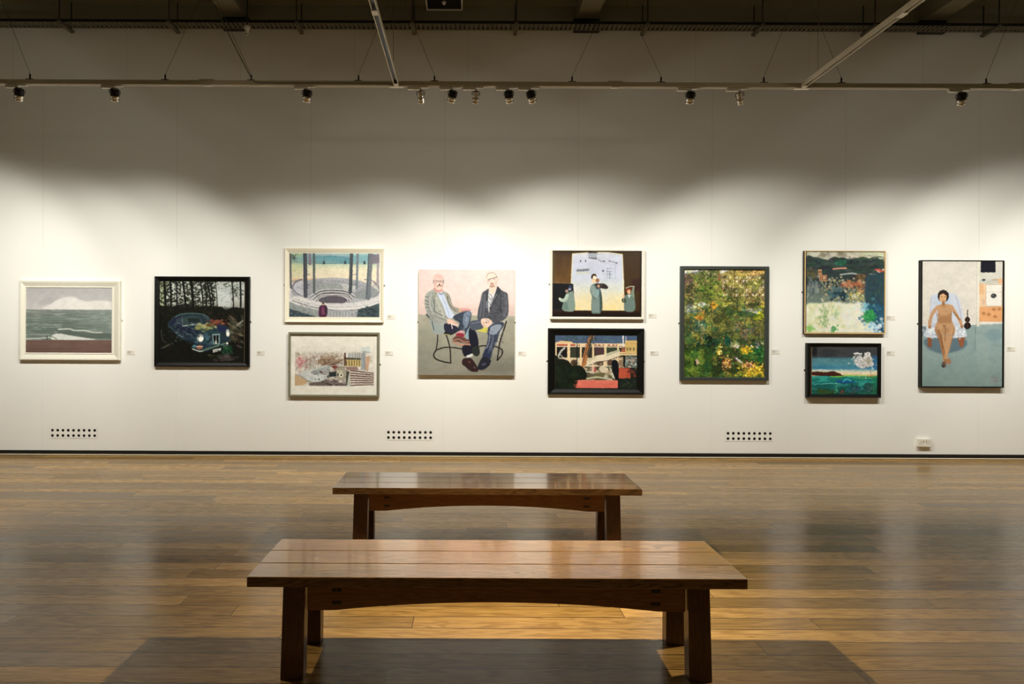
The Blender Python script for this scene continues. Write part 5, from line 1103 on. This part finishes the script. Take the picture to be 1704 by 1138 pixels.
# perforated vents low in the wall
def vent_plate(bm, nx, nz, pitch, r, y, th_):
    """flat plate with nx by nz round holes"""
    seg = 16
    for i in range(nx):
        for j in range(nz):
            cx = (i - (nx - 1) / 2) * pitch; cz = (j - (nz - 1) / 2) * pitch
            h = pitch / 2
            oc, ic, bc = [], [], []
            for k in range(seg):
                a = 2 * PI * k / seg + PI / 4
                ca, sa = math.cos(a), math.sin(a)
                m = h / max(abs(ca), abs(sa))
                oc.append(bm.verts.new((cx + ca * m, y, cz + sa * m)))
                ic.append(bm.verts.new((cx + ca * r, y, cz + sa * r)))
                bc.append(bm.verts.new((cx + ca * r, y + th_, cz + sa * r)))
            for k in range(seg):
                q = (k + 1) % seg
                bm.faces.new((oc[k], oc[q], ic[q], ic[k])); bm.faces.new((ic[k], ic[q], bc[q], bc[k]))
    bmesh.ops.remove_doubles(bm, verts=bm.verts[:], dist=1e-5)
for (px, py), where in (((122.5, 720.3), 'under the cream framed seascape'), ((681.5, 723.7), 'under the two men portrait'), ((1246.5, 725.5), 'under the tall garden painting')):
    p = W(px, py)
    th = thing('wall_vent', 'white vent with two rows of round black holes, %s' % where, 'vent', (p.x, D, p.z), 'perforated vents low on the wall')
    pitch = 70.2 / 8 / 150.0
    bm = bmesh.new(); vent_plate(bm, 9, 2, pitch, 0.0158, -0.0022, 0.0016); obj('face_plate', bm, M_WALL, th)
    bm = bmesh.new(); box(bm, -pitch * 4.5, pitch * 4.5, -0.0006, -0.0002, -pitch, pitch); obj('dark_backing', bm, M_BLACK, th)

# double socket
p = W(1535.6, 736.0)
th = thing('wall_socket', 'white double power socket low on the wall near the seated woman painting', 'socket', (p.x, D, p.z))
bm = bmesh.new(); box(bm, -0.071, 0.071, -0.026, -0.001, -0.041, 0.041); obj('back_box', bm, M_PLASTIC, th, bevel=0.002)
bm = bmesh.new(); box(bm, -0.074, 0.074, -0.034, -0.0262, -0.044, 0.044); obj('face_plate', bm, M_PLASTIC, th, bevel=0.003)
for s in (-1, 1):
    bm = bmesh.new(); box(bm, s * 0.016 - 0.006, s * 0.016 + 0.006, -0.038, -0.0342, 0.008, 0.030); obj('switch', bm, M_TRACKDIM, th, bevel=0.001)
    bm = bmesh.new(); cx = s * 0.044
    box(bm, cx - 0.003, cx + 0.003, -0.0346, -0.0342, 0.008, 0.018); box(bm, cx - 0.014, cx - 0.008, -0.0346, -0.0342, -0.012, -0.006); box(bm, cx + 0.008, cx + 0.014, -0.0346, -0.0342, -0.012, -0.006)
    obj('pin_holes', bm, M_BLACK, th)

# ---------------------------------------------------------------- benches
def bench(label, cx, dF, dB, half, top_z, leg_near, leg_far):
    cy = (dF + dB) / 2
    th = thing('wooden_bench', label, 'bench', (cx, cy, 0), 'gallery benches')
    y0, y1 = dF - cy, dB - cy
    tt = 0.04; w = (y1 - y0) / 3
    for k in range(3):
        bm = bmesh.new(); box(bm, -half, half, -w / 2 + 0.0015, w / 2 - 0.0015, 0, tt)
        obj('top_plank', bm, M_TOP, th, (0.0, y0 + (k + 0.5) * w, top_z - tt), bevel=0.003)
    zt = top_z - tt - 0.0005
    ho, lw, ld = half * 0.880, 0.090, 0.061     # outer face at the floor
    hi = half * 0.872
    for sx in (-1, 1):
        for (yb) in (leg_near - cy, leg_far - cy - ld):
            near = yb < 0
            yt = yb + (0.012 if near else -0.012)
            bo, to = sx * ho, sx * hi
            bi, ti = sx * (ho - lw), sx * (hi - lw + 0.004)
            xs = sorted((bo, bi)); xt = sorted((to, ti))
            bm = bmesh.new()
            hexa(bm, [(xs[0], yb, 0), (xs[1], yb, 0), (xs[1], yb + ld, 0), (xs[0], yb + ld, 0)],
                 [(xt[0], yt, zt), (xt[1], yt, zt), (xt[1], yt + ld, zt), (xt[0], yt + ld, zt)])
            obj('leg', bm, M_LEGW, th, bevel=0.003)
        # cross rail between the two legs of one end
        xr = sx * (hi - lw / 2)
        bm = bmesh.new(); box(bm, xr - 0.02, xr + 0.02, leg_near - cy + ld + 0.006, leg_far - cy - ld - 0.006, zt - 0.09, zt)
        obj('cross_rail', bm, M_LEGW, th, bevel=0.002)
    # arched aprons front and back
    xa = hi - lw - 0.002
    for yf in (leg_near - cy + 0.024, leg_far - cy - 0.024 - 0.026):
        bm = bmesh.new(); n = 40; top_, bot_ = [], []
        for yy in (yf, yf + 0.026):
            tr, br = [], []
            for i in range(n + 1):
                x = -xa + 2 * xa * i / n
                q = max(0.0, 1 - (x / (xa * 0.86)) ** 2)
                tr.append(bm.verts.new((x, yy, zt))); br.append(bm.verts.new((x, yy, zt - 0.117 + 0.034 * q)))
            top_.append(tr); bot_.append(br)
        for i in range(n):
            bm.faces.new((bot_[0][i], bot_[0][i + 1], top_[0][i + 1], top_[0][i])); bm.faces.new((bot_[1][i + 1], bot_[1][i], top_[1][i], top_[1][i + 1]))
            bm.faces.new((bot_[0][i + 1], bot_[0][i], bot_[1][i], bot_[1][i + 1])); bm.faces.new((top_[0][i], top_[0][i + 1], top_[1][i + 1], top_[1][i]))
        bm.faces.new((bot_[0][0], top_[0][0], top_[1][0], bot_[1][0])); bm.faces.new((bot_[0][n], bot_[1][n], top_[1][n], top_[0][n]))
        obj('apron', bm, M_APRON, th)
    for sx in (-1, 1):       # through wedges on the front apron
        for z in (zt - 0.036, zt - 0.086):
            bm = bmesh.new()
            for q in (-1, 1): box(bm, sx * half * 0.655 + q * 0.0095 - 0.0085, sx * half * 0.655 + q * 0.0095 + 0.0085, leg_near - cy + 0.0205, leg_near - cy + 0.026, z - 0.006, z + 0.006)
            obj('wedge', bm, M_PEG, th)
    return th
bench('long dark oak bench in the foreground, the nearer of the two', 0.114, 2.538, 3.013, 0.963, 0.4235, 2.590, 2.957)
bench('dark oak bench standing behind the nearer one, closer to the wall', 0.1175, 4.013, 4.473, 0.9415, 0.4235, 4.063, 4.425)

# ---------------------------------------------------------------- tracks and lamps
DT = D - 1.9          # depth of the long lighting track
ZT = W(780, 144.6, DT).z      # underside of the track
th = thing('lighting_track', 'long pale lighting track hung in front of the wall carrying the spotlights', 'lighting track', (0, DT, ZT))
bm = bmesh.new()
x0, x1 = -6.2, 7.0
box(bm, x0, x1, -0.018, 0.018, 0.004, 0.040)
obj('rail', bm, M_TRACKDIM, th, bevel=0.002)
bm = bmesh.new(); box(bm, x0, x1, -0.0185, -0.008, 0.0, 0.0036); box(bm, x0, x1, 0.008, 0.0185, 0.0, 0.0036)
obj('bottom_lip', bm, M_TRACK, th)  # kept lighter than the rail to paint in its lit underside
def loc(px, py, d=DT):
    v = W(px, py, d); return Vector((v.x, v.y - DT, v.z - ZT))
ztop = 0.0405
hooks = [(-72, 346 - 356, 0), (50, -10, 0), (275, 346, 0), (418, 346, 0), (596.5, 660, 0), (723, 660, 0), (952, 1026, 0), (1100, 1026, 0), (1271, 1335, 0), (1400, 1335, 0), (1641, 1705, 0), (1770, 1705, 0)]
for px, apex, _ in hooks[1:-1]:
    h = loc(px, 140)
    bm = bmesh.new(); box(bm, h.x - 0.03, h.x + 0.03, -0.012, 0.012, ztop, ztop + 0.007); lathe(bm, [(0, 0), (0, 0.007), (0.035, 0.007), (0.045, 0.003), (0.045, 0)], (h.x, 0, ztop + 0.007), (0, 0, 1), 10)
    k = obj('suspension_fixing', bm, M_BLACK, th)
    top = loc(apex, -31)
    bm = bmesh.new(); tube(bm, [(h.x, 0, ztop + 0.05), (top.x, 0, top.z)], 0.0017, 6); obj('suspension_wire', bm, M_WIRE, th)
for px in (346, 660, 1026, 1335):
    top = loc(px, -31)
    bm = bmesh.new(); tube(bm, [(top.x, 0, top.z), (top.x, 0, ZC - ZT)], 0.002, 6); obj('drop_wire', bm, M_WIRE, th)
for px in (345, 1023, 1690):
    h = loc(px, 140)
    bm = bmesh.new(); box(bm, h.x - 0.06, h.x + 0.06, -0.02, 0.02, ztop, ztop + 0.008)
    box(bm, h.x - 0.03, h.x + 0.03, -0.0195, 0.0195, -0.004, -0.0002); obj('joiner', bm, M_TRACKDIM, th, bevel=0.001)

def cross_track(px, label, zoff):
    p = W(px, 144, DT)
    th = thing('cross_track', label, 'lighting track', (p.x, DT - 0.022, ZT), 'tracks running out from the long track')
    L = 7.0
    bm = bmesh.new()
    for s in (-1, 1): box(bm, s * 0.017 - 0.003, s * 0.017 + 0.003, -L, 0, 0, 0.036)
    box(bm, -0.014, 0.014, -L, 0, 0.033, 0.036)
    obj('rail', bm, M_TRACK, th, bevel=0.001)
    bm = bmesh.new(); box(bm, -0.0138, 0.0138, -L, -0.001, 0.018, 0.0325); obj('conductor_channel', bm, M_BLACK, th)
    bm = bmesh.new(); box(bm, -0.06, 0.06, 0.001, 0.0415, -0.006, -0.0006); box(bm, -0.016, 0.016, -0.05, 0.0, -0.005, -0.0006); obj('t_joint', bm, M_TRACK, th, bevel=0.001)
    bm = bmesh.new(); box(bm, -0.021, 0.021, -1.26, -1.20, -0.006, -0.0006); obj('joiner', bm, M_TRACK, th, bevel=0.001)
    for y in (-0.22, -2.4, -4.6):
        bm = bmesh.new(); tube(bm, [(0, y, 0.0365), (0, y, ZC - ZT)], 0.0018, 6); obj('suspension_wire', bm, M_WIRE, th)
    return th
cross_track(660, 'white track running out from the wall track, left of the spotlight cluster', 0)
cross_track(1335, 'white track running out from the wall track above the abstract landscape', 0)

# power cable that drops to the track
pts = [W(303.5, -94, DT - 0.03), W(352, 0, DT - 0.03), W(385, 66, DT - 0.03), W(418, 130, DT - 0.03), W(423, 135.5, DT - 0.028), W(430, 137.3, DT - 0.027)]
for px in (480, 540, 600, 640, 652): pts.append(W(px, 137.4 + (px - 430) * RHO, DT - 0.027))
pts[0].z = ZC
bm = bmesh.new(); tube(bm, pts, 0.0045, 8)
tag(obj('power_cable', bm, M_GALV), 'thin grey power cable sloping down from the ceiling onto the long track', 'cable')

# spotlights: (photo x, aim on wall x, y, kind, side tilt)
def spot(px, aim, cap, label, power, size, off=False):
    p = W(px, 144.6, DT)
    th = thing('track_spotlight', label, 'spotlight', (p.x, DT, ZT), 'spotlights on the long track')
    bm = bmesh.new(); box(bm, -0.125, 0.0, -0.016, 0.016, -0.030, -0.0045); obj('driver_box', bm, M_TRACK, th, bevel=0.003)
    bm = bmesh.new(); box(bm, 0.004, 0.075, -0.014, 0.014, -0.013, -0.0045); obj('track_adapter', bm, M_TRACK, th, bevel=0.002)
    bm = bmesh.new(); lathe(bm, [(0, 0), (0, 0.007), (0.052, 0.007), (0.052, 0)], (0.0, 0, -0.028), (0, 0, -1), 12); obj('stem', bm, M_GALV, th)
    piv = Vector((0.0, 0, -0.082))
    tgt = W(aim[0], aim[1], D) - Vector((p.x, DT, ZT))
    ax = (tgt - piv).normalized()
    r = 0.040 if cap else 0.030
    b0 = piv - ax * (0.045 if cap else 0.035)
    bm = bmesh.new()
    n = 6; pr = [(0, 0), (0, r * 0.8)]
    for k in range(n):
        t0 = 0.002 + k * 0.0085
        pr += [(t0, r * (0.92 if k == 0 else 1.0)), (t0 + 0.005, r * 1.0), (t0 + 0.005, r * 0.86), (t0 + 0.0085, r * 0.86)]
    pr += [(0.056, 0)]
    lathe(bm, pr, b0, ax, 24); obj('heat_sink', bm, M_SINK if cap else M_CHROME, th)
    bm = bmesh.new(); lathe(bm, [(0.053, r * 0.9), (0.053, r * 1.03), (0.082, r * 1.03), (0.083, r * 0.94), (0.086, r * 0.94), (0.087, r * 1.0), (0.108, r * 0.96), (0.108, r * 0.84), (0.07, r * 0.6), (0.0565, 0)], b0, ax, 24)
    obj('lamp_body', bm, M_CHROME, th)
    bm = bmesh.new()
    side = ax.cross(Vector((0, 0, 1))).normalized()
    tube(bm, [piv + side * (r + 0.006) + Vector((0, 0, 0.0)), piv + side * (r + 0.006) + Vector((0, 0, 0.034)), piv + Vector((0, 0, 0.048)), piv - side * (r + 0.006) + Vector((0, 0, 0.034)), piv - side * (r + 0.006)], 0.004, 8)
    obj('yoke', bm, M_GALV, th)
    th.scale = (0.87, 0.87, 0.87)
    lamp(Vector((p.x, DT, ZT)) + (b0 + ax * 0.118) * 0.87, ax, power, size, 11.0, hot=HOT)
def lamp(pos, ax, power, theta, pw=3.0, col=(1.0, 0.98, 0.90), soft=0.02, name='spot_beam', spill=0.018, hot=None):
    """spot with a measured-style falloff: theta is the angle where the beam drops to 1/e"""
    ld = bpy.data.lights.new(name, 'SPOT'); ld.energy = power; ld.spot_size = math.radians(179); ld.spot_blend = 0.1
    ld.color = col; ld.shadow_soft_size = soft; ld.use_nodes = True
    nt = ld.node_tree; em = nt.nodes['Emission']
    tc = nt.nodes.new('ShaderNodeTexCoord'); sx = nt.nodes.new('ShaderNodeSeparateXYZ'); nt.links.new(tc.outputs['Normal'], sx.inputs[0])
    cz = math_(nt, 'ABSOLUTE', sx.outputs[2])
    th_ = math_(nt, 'ARCCOSINE', cz)
    g = math_(nt, 'EXPONENT', math_(nt, 'MULTIPLY', math_(nt, 'POWER', math_(nt, 'DIVIDE', th_, theta), pw), -1.0))
    if hot:      # bright centre inside a wide even field
        h = math_(nt, 'EXPONENT', math_(nt, 'MULTIPLY', math_(nt, 'POWER', math_(nt, 'DIVIDE', th_, hot[0]), 2.0), -1.0))
        g = math_(nt, 'MULTIPLY', g, math_(nt, 'MULTIPLY_ADD', h, 1.0 - hot[1], hot[1]))
    nt.links.new(math_(nt, 'ADD', g, spill), em.inputs['Strength'])
    o = bpy.data.objects.new(name, ld); COL.objects.link(o)
    o.location = pos; o.rotation_euler = Vector(ax).to_track_quat('-Z', 'Y').to_euler()
    return o
R_ = math.radians
# ---------------------------------------------------------------- cable tray with its hangers
zt_ = 4.695
th = thing('cable_tray', 'long slotted steel cable tray hung under the dark ceiling above the wall', 'cable tray', (0, 7.175, zt_))
x0, x1 = -6.3, 7.2
bm = bmesh.new()
for s in (-1, 1):
    box(bm, x0, x1, s * 0.075 - 0.0015, s * 0.075 + 0.0015, 0.0, 0.03)
obj('side_rail', bm, M_BLACK, th)
bm = bmesh.new()
n = int((x1 - x0) / 0.05)
for k in range(n):                                  # rungs between the slots
    a = x0 + k * 0.05; box(bm, a, a + 0.032, -0.073, 0.073, 0.0, 0.002)
box(bm, x0, x1, -0.073, -0.058, 0.0021, 0.0036); box(bm, x0, x1, 0.058, 0.073, 0.0021, 0.0036); box(bm, x0, x1, -0.008, 0.008, 0.0021, 0.0036)
obj('slotted_bed', bm, M_GALV, th)
for px in (-85, 103, 284, 495, 687, 859, 1076, 1266, 1452, 1657):
    X = W(px, 40, 7.12).x
    bm = bmesh.new(); box(bm, X - 0.02, X + 0.02, -0.12, 0.14, -0.028, -0.001)
    st = obj('hanger_strut', bm, M_GALV, th, bevel=0.002)
    for y in (-0.10, 0.115):
        bm = bmesh.new(); tube(bm, [(X, y, -0.035), (X, y, ZC - zt_)], 0.006, 8); obj('threaded_rod', bm, M_BLACK, st)

# sensor at the left beam
p = W(411.5, 43.5, 7.05)
th = thing('ceiling_sensor', 'small white cone sensor hung under the cable tray by the left beam', 'sensor', (p.x, 7.05, p.z))
bm = bmesh.new(); lathe(bm, [(0, 0), (0, 0.034), (0.026, 0.034), (0.032, 0.027), (0.07, 0.015), (0.085, 0.008), (0.085, 0)], (0, 0, 0), (0, 0, -1), 20); obj('housing', bm, M_PLASTIC, th)
bm = bmesh.new(); lathe(bm, [(0, 0), (0, 0.02), (0.012, 0.016), (0.018, 0)], (0, 0, -0.0855), (0, 0, -1), 16); obj('lens', bm, M_CHROME, th)
bm = bmesh.new(); tube(bm, [(0, 0, 0.001), (0, 0, ZC - p.z)], 0.006, 8); obj('hanging_rod', bm, M_BLACK, th)

# square rimmed panel fitted high in front of the wall
zp = W(740, 18, 7.2).z
xa, xb = W(710, 18, 7.2).x, W(770, 18, 7.2).x
th = thing('ceiling_panel', 'dark square ceiling fitting with a pale rim above the two men portrait', 'ceiling fitting', ((xa + xb) / 2, 6.95, zp))
hw = (xb - xa) / 2
bm = bmesh.new()
for a, b, c, d_ in ((-hw, hw, 0.235, 0.25), (-hw, hw, -0.25, -0.235), (-hw, -hw + 0.015, -0.2345, 0.2345), (hw - 0.015, hw, -0.2345, 0.2345)): box(bm, a, b, c, d_, 0.0, 0.03)
obj('rim', bm, M_PLASTIC, th, bevel=0.003)
bm = bmesh.new(); box(bm, -hw + 0.016, hw - 0.016, -0.234, 0.234, 0.012, 0.028); obj('dark_panel', bm, M_SKIRT, th)
bm = bmesh.new(); lathe(bm, [(0, 0), (0, 0.022), (0.015, 0.02), (0.03, 0.01), (0.032, 0)], (0, 0.08, 0.0115), (0, 0, -1), 16); obj('indicator_dome', bm, M_PLASTIC, th)
for sx in (-1, 1):
    for y in (-0.2, 0.2):
        bm = bmesh.new(); tube(bm, [(sx * (hw - 0.03), y, 0.0285), (sx * (hw - 0.03), y, ZC - zp)], 0.004, 6); obj('hanging_rod', bm, M_BLACK, th)
TH = R_(44)
HOT = (R_(29), 0.34)
K_W = 218.0
S_ = [
 (32, (20, 662), True, 'black capped spotlight at the far left of the long track', 0.72),
 (191, (205, 662), True, 'black capped spotlight above the gap between seascape and car painting', 1.0),
 (511, (435, 742), True, 'black capped spotlight above the pillared terrace watercolour', 0.85),
 (700, (755, 790), False, 'slim silver spotlight nearest right of the left cross track', 0.42),
 (753, (612, 690), True, 'black capped spotlight tilted left above the two men portrait', 0.95),
 (792, (740, 800), False, 'slim silver spotlight in the middle of the cluster of five', 0.35),
 (847, (875, 650), True, 'black capped spotlight second from the right in the cluster of five', 0.5),
 (884, (995, 650), True, 'black capped spotlight tilted right at the right end of the cluster', 0.9),
 (1149, (1060, 752), True, 'black capped spotlight tilted left between the footbridge and garden paintings', 0.5),
 (1231, (1295, 667), False, 'slim silver spotlight above the tall garden painting', 1.1),
 (1600, (1540, 677), True, 'black capped spotlight above the seated woman painting, far right', 1.0)]
for px, aim, cap, lab, k in S_:
    spot(px, aim, cap, lab, K_W * k, TH)
# lamps of the same track that stand just outside the picture
def off(px, aim, k):
    p = W(px, 144.6, DT); q = Vector((p.x, DT, ZT - 0.12)); lamp(q, W(aim[0], aim[1], D) - q, K_W * k, TH, 11.0, hot=HOT)
off(-110, (-150, 640), 1.0); off(1790, (1740, 630), 1.0); off(1960, (1960, 690), 1.0)
# floor lamps on the neighbouring tracks
def down(pos, tgt, power, size, pw=2.2, soft=0.025, hot=None):
    lamp(Vector(pos), Vector(tgt) - Vector(pos), power, size, pw, (1.0, 0.87, 0.66), soft, 'floor_beam', 0.004, hot)
down((3.05, 3.43, 3.3), (-0.25, 3.2, 0), 1700, R_(24), 3.0, hot=(R_(11.5), 0.13))
down((-2.56, 3.43, 3.3), (0.95, 3.2, 0), 1700, R_(24), 3.0, hot=(R_(11.5), 0.13))
down((-5.2, 3.6, 3.3), (-3.9, 4.75, 0), 600, R_(9))

# unseen lamps added to bounce ambient light off the other walls
for x in (-6, -2, 2, 6):
    lamp(Vector((x, YB + 1.9, 3.3)), Vector((0, -1.9, -2.6)), 45, TH, 8.0, hot=HOT, name='unseen_wall_fill')
for sx, x in ((-1, XL + 1.9), (1, XR - 1.9)):
    for y in (-2, 2, 5.6):
        lamp(Vector((x, y, 3.3)), Vector((sx * 1.9, 0, -2.6)), 150, TH, 8.0, hot=HOT, name='unseen_wall_fill')

w = bpy.data.worlds.new('dim_room'); SC.world = w; w.use_nodes = True
w.node_tree.nodes['Background'].inputs[0].default_value = (1, 0.93, 0.8, 1); w.node_tree.nodes['Background'].inputs[1].default_value = 0.02

# ---------------------------------------------------------------- camera and view
cd = bpy.data.cameras.new('camera'); cam = bpy.data.objects.new('camera', cd); COL.objects.link(cam)
cam.location = (0, 0, H)
cam.rotation_euler = (PI / 2, -RHO, 0)
cd.sensor_width = 36.0; cd.lens = F / 1704 * 36.0
cd.shift_x = (852 - CX) / 1704; cd.shift_y = (CY - 569) / 1704
cd.clip_start = 0.05
SC.camera = cam
SC.view_settings.view_transform = 'Standard'; SC.view_settings.look = 'None'
SC.view_settings.gamma = 1.0; SC.view_settings.exposure = 0.0; SC.view_settings.use_curve_mapping = False
